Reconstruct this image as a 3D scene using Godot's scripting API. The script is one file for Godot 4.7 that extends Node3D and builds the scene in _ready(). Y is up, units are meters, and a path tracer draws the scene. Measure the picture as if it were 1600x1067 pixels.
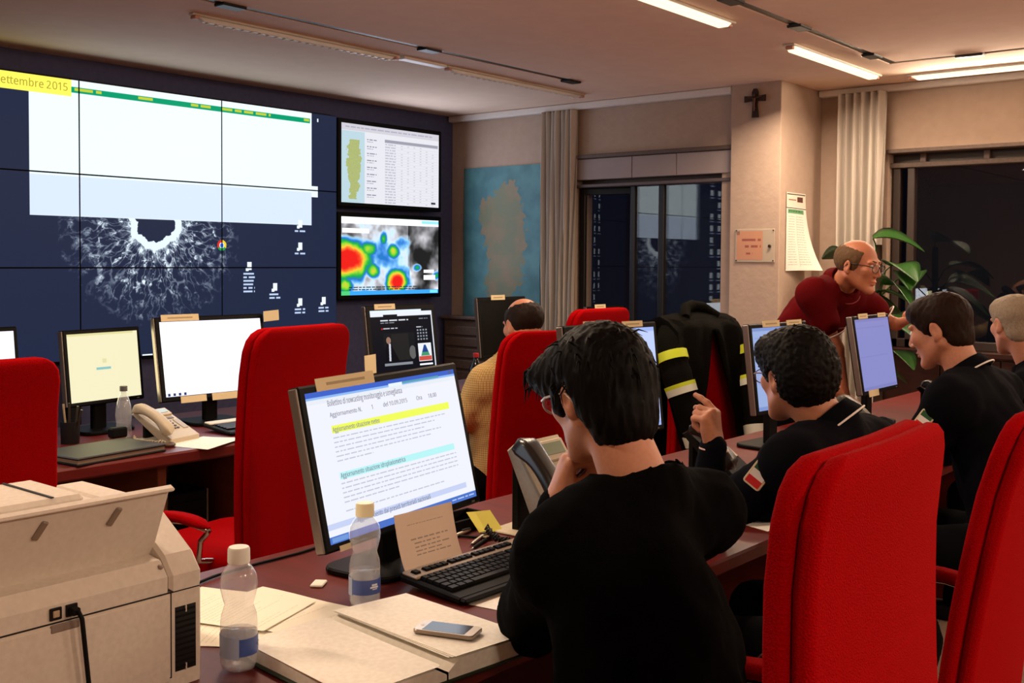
extends Node3D
# A civil-protection control room at night, rebuilt in metres. Room axes: "a" runs along the desk rows (world -Z), "b" towards the video wall (world -X), "h" is height (world Y).

var taken := {}
var M := {}
var fabric_noise: Texture2D


func P(a: float, b: float, h: float) -> Vector3:
	return Vector3(-b, h, -a)


# ---------------------------------------------------------------- shapes
class Shape:
	var v := PackedVector3Array()
	var n := PackedVector3Array()
	var uv := PackedVector2Array()

	func tri(a: Vector3, b: Vector3, c: Vector3, na: Vector3, nb: Vector3, nc: Vector3) -> void:
		if (b - a).cross(c - a).dot(na + nb + nc) > 0.0:
			v.append(a); v.append(c); v.append(b)
			n.append(na); n.append(nc); n.append(nb)
		else:
			v.append(a); v.append(b); v.append(c)
			n.append(na); n.append(nb); n.append(nc)

	func flat_tri(a: Vector3, b: Vector3, c: Vector3, out: Vector3) -> void:
		var nn := (b - a).cross(c - a).normalized()
		if nn.dot(out) < 0.0:
			nn = -nn
		tri(a, b, c, nn, nn, nn)

	func quad(a: Vector3, b: Vector3, c: Vector3, d: Vector3, out: Vector3) -> void:
		flat_tri(a, b, c, out)
		flat_tri(a, c, d, out)

	# chamfered box
	func box(c: Vector3, s: Vector3, bev := 0.0, bs := Basis.IDENTITY) -> void:
		var hx := s * 0.5
		var be: float = min(bev, min(hx.x, min(hx.y, hx.z)) * 0.95)
		if be <= 0.0:
			for ax in 3:
				for sg in [-1.0, 1.0]:
					var nrm := Vector3.ZERO
					nrm[ax] = sg
					var u: int = (ax + 1) % 3
					var w: int = (ax + 2) % 3
					var q := []
					for k in [[-1, -1], [1, -1], [1, 1], [-1, 1]]:
						var p := Vector3.ZERO
						p[ax] = sg * hx[ax]; p[u] = k[0] * hx[u]; p[w] = k[1] * hx[w]
						q.append(c + bs * p)
					quad(q[0], q[1], q[2], q[3], bs * nrm)
			return
		for ax in 3:
			var u: int = (ax + 1) % 3
			var w: int = (ax + 2) % 3
			for sg in [-1.0, 1.0]:
				var nrm := Vector3.ZERO
				nrm[ax] = sg
				var q := []
				for k in [[-1, -1], [1, -1], [1, 1], [-1, 1]]:
					var p := Vector3.ZERO
					p[ax] = sg * hx[ax]; p[u] = k[0] * (hx[u] - be); p[w] = k[1] * (hx[w] - be)
					q.append(c + bs * p)
				quad(q[0], q[1], q[2], q[3], bs * nrm)
			# edges running along ax
			for su in [-1.0, 1.0]:
				for sw in [-1.0, 1.0]:
					var q2 := []
					for e in [[-1.0, 0], [1.0, 0], [1.0, 1], [-1.0, 1]]:
						var p := Vector3.ZERO
						p[ax] = e[0] * (hx[ax] - be)
						p[u] = su * (hx[u] - (0.0 if e[1] == 0 else be))
						p[w] = sw * (hx[w] - (be if e[1] == 0 else 0.0))
						q2.append(c + bs * p)
					var o := Vector3.ZERO
					o[u] = su; o[w] = sw
					quad(q2[0], q2[1], q2[2], q2[3], bs * o)
		for sx in [-1.0, 1.0]:
			for sy in [-1.0, 1.0]:
				for sz in [-1.0, 1.0]:
					var g := Vector3(sx, sy, sz)
					var p0 := Vector3(sx * hx.x, sy * (hx.y - be), sz * (hx.z - be))
					var p1 := Vector3(sx * (hx.x - be), sy * hx.y, sz * (hx.z - be))
					var p2 := Vector3(sx * (hx.x - be), sy * (hx.y - be), sz * hx.z)
					flat_tri(c + bs * p0, c + bs * p1, c + bs * p2, bs * g)

	# smooth surface over rows of points; wrap closes each row into a ring; caps: 1 first, 2 last
	func grid(rows: Array, wrap := true, caps := 3) -> void:
		var R := rows.size()
		var m: int = rows[0].size()
		var nr := []
		for i in R:
			var z := PackedVector3Array()
			z.resize(m)
			nr.append(z)
		var vol := 0.0
		var last := m if wrap else m - 1
		var mid := Vector3.ZERO
		for r in rows:
			mid += r[0]
		mid /= R
		for i in R - 1:
			for j in last:
				var k := (j + 1) % m
				var a: Vector3 = rows[i][j]
				var b: Vector3 = rows[i][k]
				var c: Vector3 = rows[i + 1][k]
				var d: Vector3 = rows[i + 1][j]
				var f := (c - a).cross(d - b)
				vol += f.dot((a + b + c + d) * 0.25 - mid)
				nr[i][j] += f; nr[i][k] += f; nr[i + 1][j] += f; nr[i + 1][k] += f
		var sg := 1.0 if vol >= 0.0 else -1.0
		for i in R:
			for j in m:
				nr[i][j] = (nr[i][j] * sg).normalized()
		for i in R - 1:
			for j in last:
				var k := (j + 1) % m
				tri(rows[i][j], rows[i][k], rows[i + 1][k], nr[i][j], nr[i][k], nr[i + 1][k])
				tri(rows[i][j], rows[i + 1][k], rows[i + 1][j], nr[i][j], nr[i + 1][k], nr[i + 1][j])
		if wrap:
			for e in 2:
				if caps & (1 << e):
					var ring: PackedVector3Array = rows[0] if e == 0 else rows[R - 1]
					var inner: PackedVector3Array = rows[1] if e == 0 else rows[R - 2]
					var cc := Vector3.ZERO
					var ci := Vector3.ZERO
					for q in m:
						cc += ring[q]; ci += inner[q]
					cc /= m; ci /= m
					for q in m:
						if ring[q].distance_squared_to(cc) > 1e-12:
							flat_tri(cc, ring[q], ring[(q + 1) % m], cc - ci)

	# tube along points
	func tube(pts: Array, radii, sides := 8, closed := false) -> void:
		var rows := []
		var N := pts.size()
		var up := Vector3.UP
		var prev := Vector3.ZERO
		for i in N:
			var t: Vector3
			if closed:
				t = (pts[(i + 1) % N] - pts[(i - 1 + N) % N]).normalized()
			else:
				t = (pts[min(i + 1, N - 1)] - pts[max(i - 1, 0)]).normalized()
			if i == 0:
				up = t.cross(Vector3(0.31, 0.87, 0.19)).normalized()
				if up.length() < 0.1:
					up = t.cross(Vector3.RIGHT).normalized()
			else:
				up = (up - t * up.dot(t)).normalized()
			var w := t.cross(up)
			var r: float = radii if (radii is float or radii is int) else radii[i]
			var ring := PackedVector3Array()
			for k in sides:
				var an := TAU * k / sides
				ring.append(pts[i] + (up * cos(an) + w * sin(an)) * r)
			rows.append(ring)
		if closed:
			rows.append(rows[0])
			grid(rows, true, 0)
		else:
			grid(rows)

	# lathe: profile of (radius, y) about the y axis, put through a transform
	func lathe(prof: Array, segs := 20, x := Transform3D.IDENTITY, caps := 3) -> void:
		var rows := []
		for p in prof:
			var ring := PackedVector3Array()
			for k in segs:
				var an := TAU * k / segs
				ring.append(x * Vector3(cos(an) * p[0], p[1], sin(an) * p[0]))
			rows.append(ring)
		grid(rows, true, caps)

	# extruded outline (in local xy), from z0 to z1, with a chamfer
	func prism(outline: PackedVector2Array, z0: float, z1: float, x := Transform3D.IDENTITY, bev := 0.0) -> void:
		var inner := outline
		if bev > 0.0:
			var off := Geometry2D.offset_polygon(outline, -bev)
			if off.size() == 1 and off[0].size() == outline.size():
				inner = off[0]
				# line the two outlines up
				var best := 0
				for k in inner.size():
					if inner[k].distance_to(outline[0]) < inner[best].distance_to(outline[0]):
						best = k
				var turned := PackedVector2Array()
				for k in inner.size():
					turned.append(inner[(k + best) % inner.size()])
				inner = turned
			else:
				bev = 0.0
		var idx := Geometry2D.triangulate_polygon(inner)
		var cen := Vector2.ZERO
		for p in outline:
			cen += p
		cen /= outline.size()
		for e in 2:
			var z := z0 if e == 0 else z1
			var o := x.basis * Vector3(0, 0, -1 if (e == 0) == (z0 < z1) else 1)
			for t in range(0, idx.size(), 3):
				flat_tri(x * Vector3(inner[idx[t]].x, inner[idx[t]].y, z), x * Vector3(inner[idx[t + 1]].x, inner[idx[t + 1]].y, z), x * Vector3(inner[idx[t + 2]].x, inner[idx[t + 2]].y, z), o)
		var area := 0.0
		var m := outline.size()
		for k in m:
			area += outline[k].cross(outline[(k + 1) % m])
		var s := 1.0 if area > 0.0 else -1.0
		var zb := bev * (1.0 if z1 > z0 else -1.0)
		for k in m:
			var p := outline[k]
			var q := outline[(k + 1) % m]
			var e2 := (q - p) * s
			var o2 := x.basis * Vector3(e2.y, -e2.x, 0)
			quad(x * Vector3(p.x, p.y, z0 + zb), x * Vector3(q.x, q.y, z0 + zb), x * Vector3(q.x, q.y, z1 - zb), x * Vector3(p.x, p.y, z1 - zb), o2)
			if bev > 0.0:
				var pi := inner[k]
				var qi := inner[(k + 1) % m]
				quad(x * Vector3(p.x, p.y, z0 + zb), x * Vector3(q.x, q.y, z0 + zb), x * Vector3(qi.x, qi.y, z0), x * Vector3(pi.x, pi.y, z0), o2)
				quad(x * Vector3(p.x, p.y, z1 - zb), x * Vector3(q.x, q.y, z1 - zb), x * Vector3(qi.x, qi.y, z1), x * Vector3(pi.x, pi.y, z1), o2)

	# smooth ball or ellipsoid
	func ball(c: Vector3, r: Vector3, segs := 14, rings := 9, bs := Basis.IDENTITY) -> void:
		var rows := []
		for i in rings + 1:
			var th := PI * (0.001 + 0.998 * i / rings)
			var ring := PackedVector3Array()
			for k in segs:
				var an := TAU * k / segs
				ring.append(c + bs * Vector3(sin(th) * cos(an) * r.x, cos(th) * r.y, sin(th) * sin(an) * r.z))
			rows.append(ring)
		grid(rows, true, 0)

	func mesh() -> ArrayMesh:
		var arr := []
		arr.resize(Mesh.ARRAY_MAX)
		arr[Mesh.ARRAY_VERTEX] = v
		arr[Mesh.ARRAY_NORMAL] = n
		if uv.size() == v.size():
			arr[Mesh.ARRAY_TEX_UV] = uv
		var am := ArrayMesh.new()
		am.add_surface_from_arrays(Mesh.PRIMITIVE_TRIANGLES, arr)
		return am


func rrect(w: float, h: float, r: float, k := 4) -> PackedVector2Array:
	var o := PackedVector2Array()
	for c in [[1, 1, 0.0], [-1, 1, PI / 2], [-1, -1, PI], [1, -1, PI * 1.5]]:
		for i in k + 1:
			var an: float = c[2] + PI / 2 * i / k
			o.append(Vector2(c[0] * (w / 2 - r) + cos(an) * r, c[1] * (h / 2 - r) + sin(an) * r))
	return o


func ring3(o: PackedVector2Array, x: Transform3D) -> PackedVector3Array:
	var r := PackedVector3Array()
	for p in o:
		r.append(x * Vector3(p.x, p.y, 0))
	return r


# textured rectangle facing +Z, u to the right and v down
func sheet(w: float, h: float, u0 := 0.0, v0 := 0.0, u1 := 1.0, v1 := 1.0) -> ArrayMesh:
	var s := Shape.new()
	var q := [Vector3(-w / 2, h / 2, 0), Vector3(w / 2, h / 2, 0), Vector3(w / 2, -h / 2, 0), Vector3(-w / 2, -h / 2, 0)]
	var t := [Vector2(u0, v0), Vector2(u1, v0), Vector2(u1, v1), Vector2(u0, v1)]
	for k in [0, 1, 2, 0, 2, 3]:
		s.v.append(q[k]); s.n.append(Vector3(0, 0, 1)); s.uv.append(t[k])
	return s.mesh()


# ---------------------------------------------------------------- nodes
func numbered(called: String) -> String:
	var k: int = taken.get(called, 0)
	taken[called] = k + 1
	return called if k == 0 else "%s_%03d" % [called, k]


func tag(o: Node3D, label: String, category: String, group := "") -> Node3D:
	o.set_meta("label", label)
	o.set_meta("category", category)
	if group:
		o.set_meta("group", group)
	return o


func thing(called: String, label: String, category: String, at := Vector3.ZERO, turn := 0.0, group := "") -> Node3D:
	var o := Node3D.new()
	o.name = numbered(called)
	add_child(o)
	o.position = at
	o.rotation.y = turn
	return tag(o, label, category, group)


func put(called: String, shape, m: Material, parent: Node3D = self, at := Vector3.ZERO) -> MeshInstance3D:
	var o := MeshInstance3D.new()
	o.name = numbered(called) if parent == self else called
	o.mesh = shape.mesh() if shape is Shape else shape
	o.material_override = m
	parent.add_child(o, true)
	o.position = at
	return o


func struct(called: String, shape, m: Material, at := Vector3.ZERO) -> MeshInstance3D:
	var o := put(called, shape, m, self, at)
	o.set_meta("kind", "structure")
	return o


func boxy(c: Vector3, s: Vector3, bev := 0.0, bs := Basis.IDENTITY) -> Shape:
	var q := Shape.new()
	q.box(c, s, bev, bs)
	return q


# box given by ranges in room axes
func room_box(a0: float, a1: float, b0: float, b1: float, h0: float, h1: float, bev := 0.0) -> Shape:
	return boxy(P((a0 + a1) / 2, (b0 + b1) / 2, (h0 + h1) / 2), Vector3(absf(b1 - b0), absf(h1 - h0), absf(a1 - a0)), bev)


func copy_of(o: Node3D, label: String, group := "") -> Node3D:
	var c: Node3D = o.duplicate()
	c.name = numbered(str(o.name).rstrip("0123456789").trim_suffix("_"))
	add_child(c)
	c.set_meta("label", label)
	if group:
		c.set_meta("group", group)
	return c


# ---------------------------------------------------------------- materials
func mat(color: Color, rough := 0.6, metal := 0.0) -> StandardMaterial3D:
	var m := StandardMaterial3D.new()
	m.albedo_color = color
	m.roughness = rough
	m.metallic = metal
	return m


func noise_tex(freq: float, octaves := 4, c0 := Color.BLACK, c1 := Color.WHITE, size := 512, seed_ := 1, kind := FastNoiseLite.TYPE_SIMPLEX_SMOOTH, normal := false) -> NoiseTexture2D:
	var nz := FastNoiseLite.new()
	nz.noise_type = kind
	nz.frequency = freq
	nz.fractal_octaves = octaves
	nz.seed = seed_
	var t := NoiseTexture2D.new()
	t.width = size
	t.height = size
	t.seamless = true
	t.noise = nz
	if normal:
		t.as_normal_map = true
		t.bump_strength = 4.0
	else:
		var g := Gradient.new()
		g.set_color(0, c0)
		g.set_color(1, c1)
		t.color_ramp = g
	return t


func textured(c0: Color, c1: Color, freq: float, scale: float, rough := 0.7, bump := 0.0, octaves := 4, seed_ := 1) -> StandardMaterial3D:
	var m := mat(Color.WHITE, rough)
	m.albedo_texture = noise_tex(freq, octaves, c0, c1, 512, seed_)
	m.uv1_triplanar = true
	m.uv1_world_triplanar = true
	m.uv1_scale = Vector3.ONE * scale
	if bump > 0.0:
		m.heightmap_enabled = true
		m.heightmap_texture = noise_tex(freq * 1.7, octaves, Color.BLACK, Color.WHITE, 512, seed_ + 7)
		m.heightmap_scale = bump
	return m


func glow(color: Color, energy: float) -> StandardMaterial3D:
	var m := mat(Color(0.02, 0.02, 0.02), 0.4)
	m.emission_enabled = true
	m.emission = color
	m.emission_energy_multiplier = energy
	return m


func screen_mat(img: Image, energy: float) -> StandardMaterial3D:
	var m := mat(Color(0.01, 0.01, 0.012), 0.3)
	m.metallic_specular = 0.18
	m.emission_enabled = true
	m.emission_texture = ImageTexture.create_from_image(img)
	m.emission_energy_multiplier = energy
	m.texture_repeat = false
	return m


func pane(color: Color, alpha: float, rough := 0.0) -> StandardMaterial3D:
	var m := mat(Color(color, alpha), rough)
	m.transparency = BaseMaterial3D.TRANSPARENCY_ALPHA
	return m


# lettering as thin raised print; stands on the xy plane of the given transform
func letters(txt: String, height: float, x: Transform3D, m: Material, parent: Node3D, called := "lettering", bold := false, centred := true, stretch := 1.0) -> MeshInstance3D:
	var f := SystemFont.new()
	f.font_names = PackedStringArray(["Droid Sans"])
	if bold:
		f.font_weight = 700
	var t := TextMesh.new()
	t.font = f
	t.text = txt
	t.font_size = 32
	t.pixel_size = height / 32.0
	t.depth = 0.0004
	t.curve_step = 2.0
	t.horizontal_alignment = HORIZONTAL_ALIGNMENT_CENTER if centred else HORIZONTAL_ALIGNMENT_LEFT
	var o := MeshInstance3D.new()
	o.name = called
	o.mesh = t
	o.material_override = m
	parent.add_child(o, true)
	o.transform = x * Transform3D(Basis.from_scale(Vector3(stretch, 1, 1)), Vector3.ZERO)
	return o


# ---------------------------------------------------------------- the place
func _ready() -> void:
	view_and_light()
	materials()
	shell()
	ceiling_lights()
	video_wall()
	wall_screens()
	wall_things()
	desks()
	near_row()
	front_row()
	chairs()
	people()


func view_and_light() -> void:
	var yaw := deg_to_rad(39.6)
	var pit := deg_to_rad(2.037)
	var rol := deg_to_rad(0.4)
	var f0 := P(cos(yaw), sin(yaw), 0)
	var r0 := P(sin(yaw), -cos(yaw), 0)
	var f := f0 * cos(pit) - Vector3.UP * sin(pit)
	var u1 := f0 * sin(pit) + Vector3.UP * cos(pit)
	var r := r0 * cos(rol) + u1 * sin(rol)
	var u := u1 * cos(rol) - r0 * sin(rol)
	var cam := Camera3D.new()
	cam.name = "camera"
	add_child(cam)
	cam.transform = Transform3D(Basis(r, u, -f), Vector3(0, 1.5, 0))
	# the picture is the lower part of a taller frame: the lens axis stands a little above its middle
	cam.projection = Camera3D.PROJECTION_FRUSTUM
	cam.near = 0.05
	cam.far = 100.0
	cam.size = 0.05 * 1067.0 / 1695.0
	cam.frustum_offset = Vector2(0, -0.05 * (533.5 - 467.0) / 1695.0)
	cam.current = true
	var w := WorldEnvironment.new()
	w.name = "world"
	var e := Environment.new()
	e.background_mode = Environment.BG_COLOR
	e.background_color = Color(0.012, 0.014, 0.03)
	e.tonemap_mode = Environment.TONE_MAPPER_LINEAR
	e.tonemap_exposure = 1.17
	e.sdfgi_enabled = true
	e.ssao_enabled = true
	e.ssil_enabled = true
	w.environment = e
	add_child(w)


func area(at: Vector3, towards: Vector3, size: Vector2, color: Color, energy: float, parent: Node3D = self) -> void:
	var l := AreaLight3D.new()
	l.name = "light"
	l.area_size = size
	l.light_color = color
	l.light_energy = energy
	l.area_range = 14.0
	l.area_attenuation = 2.0
	l.shadow_enabled = true
	parent.add_child(l, true)
	l.global_position = at
	var up := Vector3.UP if absf(towards.y) < 0.9 else Vector3.RIGHT
	l.global_basis = Basis.looking_at(towards, up)


func materials() -> void:
	M.plaster = textured(Color(0.68, 0.595, 0.53), Color(0.705, 0.62, 0.555), 0.02, 0.9, 0.9, 0.15, 4, 3)
	M.ceiling = textured(Color(0.9, 0.8, 0.725), Color(0.925, 0.825, 0.75), 0.015, 0.7, 0.95, 0.05, 4, 5)
	M.navy_wall = textured(Color(0.25, 0.26, 0.4), Color(0.29, 0.3, 0.45), 0.03, 1.2, 0.75, 0.1, 4, 6)
	M.carpet = textured(Color(0.56, 0.46, 0.4), Color(0.64, 0.53, 0.46), 0.12, 1.5, 1.0, 0.5, 3, 8)
	M.trim = mat(Color(0.8, 0.78, 0.74), 0.5)
	M.track = mat(Color(0.86, 0.84, 0.82), 0.4)
	M.dark_metal = mat(Color(0.07, 0.065, 0.075), 0.45, 0.3)
	M.alu = mat(Color(0.55, 0.52, 0.5), 0.35, 0.8)
	M.black = mat(Color(0.03, 0.03, 0.038), 0.5)
	M.black.metallic_specular = 0.25
	M.soft_black = mat(Color(0.04, 0.038, 0.043), 0.7)
	M.soft_black.metallic_specular = 0.3
	M.grey_plastic = mat(Color(0.32, 0.31, 0.31), 0.5)
	M.chrome = mat(Color(0.8, 0.79, 0.78), 0.12, 1.0)
	M.cream = textured(Color(0.72, 0.67, 0.57), Color(0.77, 0.72, 0.62), 0.05, 3.0, 0.55, 0.0, 3, 9)
	M.beige = textured(Color(0.79, 0.75, 0.7), Color(0.84, 0.8, 0.75), 0.04, 3.0, 0.6, 0.0, 3, 10)
	M.paper = textured(Color(0.9, 0.88, 0.83), Color(0.95, 0.94, 0.9), 0.03, 4.0, 0.9, 0.0, 3, 11)
	M.label = mat(Color(0.86, 0.8, 0.64), 0.8)
	M.wood = wood(Color(0.3, 0.07, 0.06), Color(0.42, 0.12, 0.1))
	M.light_wood = wood(Color(0.4, 0.22, 0.14), Color(0.52, 0.3, 0.2))
	M.red = cloth(Color(0.54, 0.0, 0.015), Color(0.65, 0.008, 0.03), 0.6)
	M.glass_dark = pane(Color(0.3, 0.34, 0.4), 0.02, 0.0)
	M.brown_panel = textured(Color(0.33, 0.27, 0.24), Color(0.4, 0.33, 0.29), 0.03, 2.0, 0.6, 0.0, 3, 13)
	M.curtain = cloth(Color(0.74, 0.71, 0.67), Color(0.8, 0.77, 0.73), 0.3)
	M.bronze = mat(Color(0.2, 0.11, 0.075), 0.45, 0.3)


func wood(c0: Color, c1: Color) -> StandardMaterial3D:
	var img := Image.create(512, 256, false, Image.FORMAT_RGB8)
	var nz := FastNoiseLite.new()
	nz.seed = 21
	nz.frequency = 0.012
	nz.fractal_octaves = 4
	for y in 256:
		for x in 512:
			var g := nz.get_noise_2d(x * 0.35, y * 5.0) * 0.5 + 0.5
			var fine := nz.get_noise_2d(x * 1.5 + 900, y * 22.0) * 0.5 + 0.5
			img.set_pixel(x, y, c0.lerp(c1, clampf(g * 0.75 + fine * 0.25, 0, 1)))
	var m := mat(Color.WHITE, 0.45)
	m.metallic_specular = 0.35
	m.albedo_texture = ImageTexture.create_from_image(img)
	m.uv1_triplanar = true
	m.uv1_world_triplanar = true
	m.uv1_scale = Vector3.ONE * 0.9
	return m


func cloth(c0: Color, c1: Color, bump := 0.5) -> StandardMaterial3D:
	var m := textured(c0, c1, 0.16, 2.5, 0.95, bump * 0.4, 3, 15)
	m.uv1_world_triplanar = false
	m.metallic_specular = 0.15
	return m


func shell() -> void:
	struct("floor", room_box(-2.7, 7.9, -2.7, 6.7, -0.15, 0.0), M.carpet)
	var top := Shape.new()
	# the slab and the flush panels below it; the gaps between the panels are real slots
	for r in [[-2.7, 7.9, -2.7, 6.7, 2.81, 2.95], [-2.7, 7.9, 4.52, 6.7, 2.74, 2.81], [6.16, 7.9, 4.465, 4.52, 2.74, 2.81], [-2.7, 7.9, 2.54, 4.465, 2.74, 2.81], [-2.7, 6.7, -2.7, 2.485, 2.74, 2.81], [6.755, 7.9, -2.7, 2.54, 2.74, 2.81]]:
		top.v.append_array(room_box(r[0], r[1], r[2], r[3], r[4], r[5]).v)
		top.n.append_array(room_box(r[0], r[1], r[2], r[3], r[4], r[5]).n)
	struct("ceiling", top, M.ceiling)
	# dark strips in the slots paint in the shade of the gaps; clips along them
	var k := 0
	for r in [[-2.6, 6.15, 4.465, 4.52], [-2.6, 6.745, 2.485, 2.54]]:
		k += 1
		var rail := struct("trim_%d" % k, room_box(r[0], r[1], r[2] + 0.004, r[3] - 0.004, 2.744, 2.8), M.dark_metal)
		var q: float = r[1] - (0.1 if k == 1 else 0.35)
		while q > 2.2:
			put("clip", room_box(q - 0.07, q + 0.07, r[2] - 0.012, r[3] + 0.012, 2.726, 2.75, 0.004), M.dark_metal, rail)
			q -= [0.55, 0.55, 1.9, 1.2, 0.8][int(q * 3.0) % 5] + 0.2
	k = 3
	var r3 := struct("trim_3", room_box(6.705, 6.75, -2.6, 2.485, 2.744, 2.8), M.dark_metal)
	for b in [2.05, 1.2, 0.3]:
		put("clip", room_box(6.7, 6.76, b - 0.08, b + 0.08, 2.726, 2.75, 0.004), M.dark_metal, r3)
	struct("wall_left", room_box(-2.7, 7.2, 6.45, 6.7, 0, 2.76), M.navy_wall)
	struct("wall_right", room_box(-2.7, 7.9, -2.7, -2.5, 0, 2.76), M.plaster)
	struct("wall_rear", room_box(-2.7, -2.5, -2.5, 6.45, 0, 2.76), M.plaster)
	# wall with the first window
	var wf := Shape.new()
	for r in [[5.12, 6.45, 0, 2.76], [3.6, 3.82, 0, 2.76], [3.82, 5.12, 0, 0.9], [3.82, 5.12, 2.32, 2.76]]:
		wf.v.append_array(room_box(6.97, 7.2, r[0], r[1], r[2], r[3]).v)
		wf.n.append_array(room_box(6.97, 7.2, r[0], r[1], r[2], r[3]).n)
	struct("wall_front_one", wf, M.plaster)
	var wg := Shape.new()
	for r in [[2.84, 3.5, 0, 2.76], [-2.5, 0.1, 0, 2.76], [0.1, 2.84, 0, 0.9], [0.1, 2.84, 2.285, 2.76]]:
		wg.v.append_array(room_box(7.56, 7.8, r[0], r[1], r[2], r[3]).v)
		wg.n.append_array(room_box(7.56, 7.8, r[0], r[1], r[2], r[3]).n)
	struct("wall_front_two", wg, M.plaster)
	struct("wall_pillar", room_box(6.9, 7.8, 3.335, 3.715, 0, 2.76, 0.004), M.plaster)
	# curtain tracks under the ceiling
	struct("trim_4", room_box(6.9, 6.965, 3.72, 6.44, 2.685, 2.738, 0.008), M.track)
	struct("trim_5", room_box(7.48, 7.555, -2.45, 3.33, 2.69, 2.738, 0.008), M.track)
	struct("baseboard_left", room_box(5.6, 6.9, 6.43, 6.45, 0, 0.09), M.dark_metal)
	# dark boards on the wall under the wide window
	M.dark_board = wood(Color(0.16, 0.08, 0.06), Color(0.24, 0.13, 0.1))
	for board in 7:
		struct("trim_%d" % (6 + board), room_box(7.53, 7.558, 0.1 + board * 0.392, 0.486 + board * 0.392, 0.0, 0.86, 0.004), M.dark_board)
	window_one()
	window_two()


func window_one() -> void:
	var g := mat(Color(0.36, 0.32, 0.33), 0.5)
	var fr := mat(Color(0.1, 0.09, 0.1), 0.45, 0.2)
	var w := Node3D.new()
	w.name = "window_1"
	w.set_meta("kind", "structure")
	add_child(w)
	put("head_trim", room_box(6.93, 7.19, 3.72, 5.12, 2.3, 2.33, 0.004), M.brown_panel, w)
	# shutter box of three pale panels
	for e in [[5.12, 4.58], [4.575, 4.19], [4.185, 3.72]]:
		put("box_panel", room_box(6.95, 7.14, e[1], e[0], 2.135, 2.297, 0.003), mat(Color(0.62, 0.57, 0.56), 0.7), w)
	put("shadow_gap_strip", room_box(7.06, 7.14, 3.72, 5.12, 2.1, 2.134), M.brown_panel, w)  # brown strip puts the shade of the gap below the box panels into colour
	put("rail", room_box(6.95, 7.1, 3.72, 5.12, 2.075, 2.1, 0.004), g, w)
	put("sill", room_box(6.9, 7.2, 3.72, 5.12, 0.87, 0.91, 0.006), M.trim, w)
	# fixed frame
	for b in [4.345, 3.795]:
		put("mullion", room_box(7.0, 7.04, b - 0.025, b + 0.025, 0.91, 2.075, 0.004), fr, w)
	put("bottom_rail", room_box(6.985, 7.06, 3.76, 5.12, 0.91, 0.97, 0.004), fr, w)
	put("pane", room_box(7.018, 7.022, 3.82, 4.32, 0.97, 2.075), M.glass_dark, w)
	put("pane", room_box(7.018, 7.022, 4.37, 4.58, 0.97, 2.075), M.glass_dark, w)
	# second panes, added to strengthen the reflections
	put("pane", room_box(7.034, 7.038, 3.82, 4.32, 0.97, 2.075), M.glass_dark, w)
	put("pane", room_box(7.034, 7.038, 4.37, 4.58, 0.97, 2.075), M.glass_dark, w)
	put("mullion", room_box(7.0, 7.04, 4.58, 4.62, 0.91, 2.075, 0.004), fr, w)
	# the casement behind the curtain stands ajar
	var c := Node3D.new()
	c.name = "casement"
	w.add_child(c)
	c.position = P(7.02, 5.1, 0)
	c.rotation.y = deg_to_rad(9)
	put("casement_stile", boxy(Vector3(0.02, 1.52, 0), Vector3(0.05, 1.1, 0.04), 0.004), fr, c)
	put("casement_stile", boxy(Vector3(0.46, 1.52, 0), Vector3(0.05, 1.1, 0.04), 0.004), fr, c)
	put("casement_rail", boxy(Vector3(0.24, 2.045, 0), Vector3(0.4, 0.05, 0.04), 0.004), fr, c)
	put("casement_rail", boxy(Vector3(0.24, 1.0, 0), Vector3(0.4, 0.05, 0.04), 0.004), fr, c)
	put("pane", boxy(Vector3(0.24, 1.52, 0), Vector3(0.4, 1.0, 0.005)), M.glass_dark, c)


func window_two() -> void:
	var fr := mat(Color(0.2, 0.15, 0.13), 0.5)
	var w := Node3D.new()
	w.name = "window_2"
	w.set_meta("kind", "structure")
	add_child(w)
	put("head_trim", room_box(7.520, 7.780, 0.1, 2.84, 2.262, 2.29, 0.004), M.brown_panel, w)
	# ventilation slots between short posts, then the rail
	put("vent_back", room_box(7.660, 7.680, 0.1, 2.84, 2.2, 2.262), fr, w)
	for b in [2.62, 2.2, 1.78, 1.36, 0.94, 0.52]:
		put("post", room_box(7.620, 7.660, b - 0.02, b + 0.02, 2.2, 2.262, 0.003), M.brown_panel, w)
	put("rail", room_box(7.600, 7.700, 0.1, 2.84, 2.165, 2.2, 0.004), M.brown_panel, w)
	put("sill", room_box(7.500, 7.810, 0.1, 2.84, 0.87, 0.91, 0.006), M.dark_board, w)
	for b in [2.8, 2.7, 1.4, 0.14]:
		put("mullion", room_box(7.620, 7.690, b - 0.025, b + 0.025, 0.91, 2.165, 0.004), fr, w)
	put("bottom_rail", room_box(7.620, 7.690, 0.1, 2.84, 0.91, 0.97, 0.004), fr, w)
	for e in [[1.425, 2.675], [0.165, 1.375]]:
		put("pane", room_box(7.653, 7.657, e[0], e[1], 0.97, 2.165), M.glass_dark, w)


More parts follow.
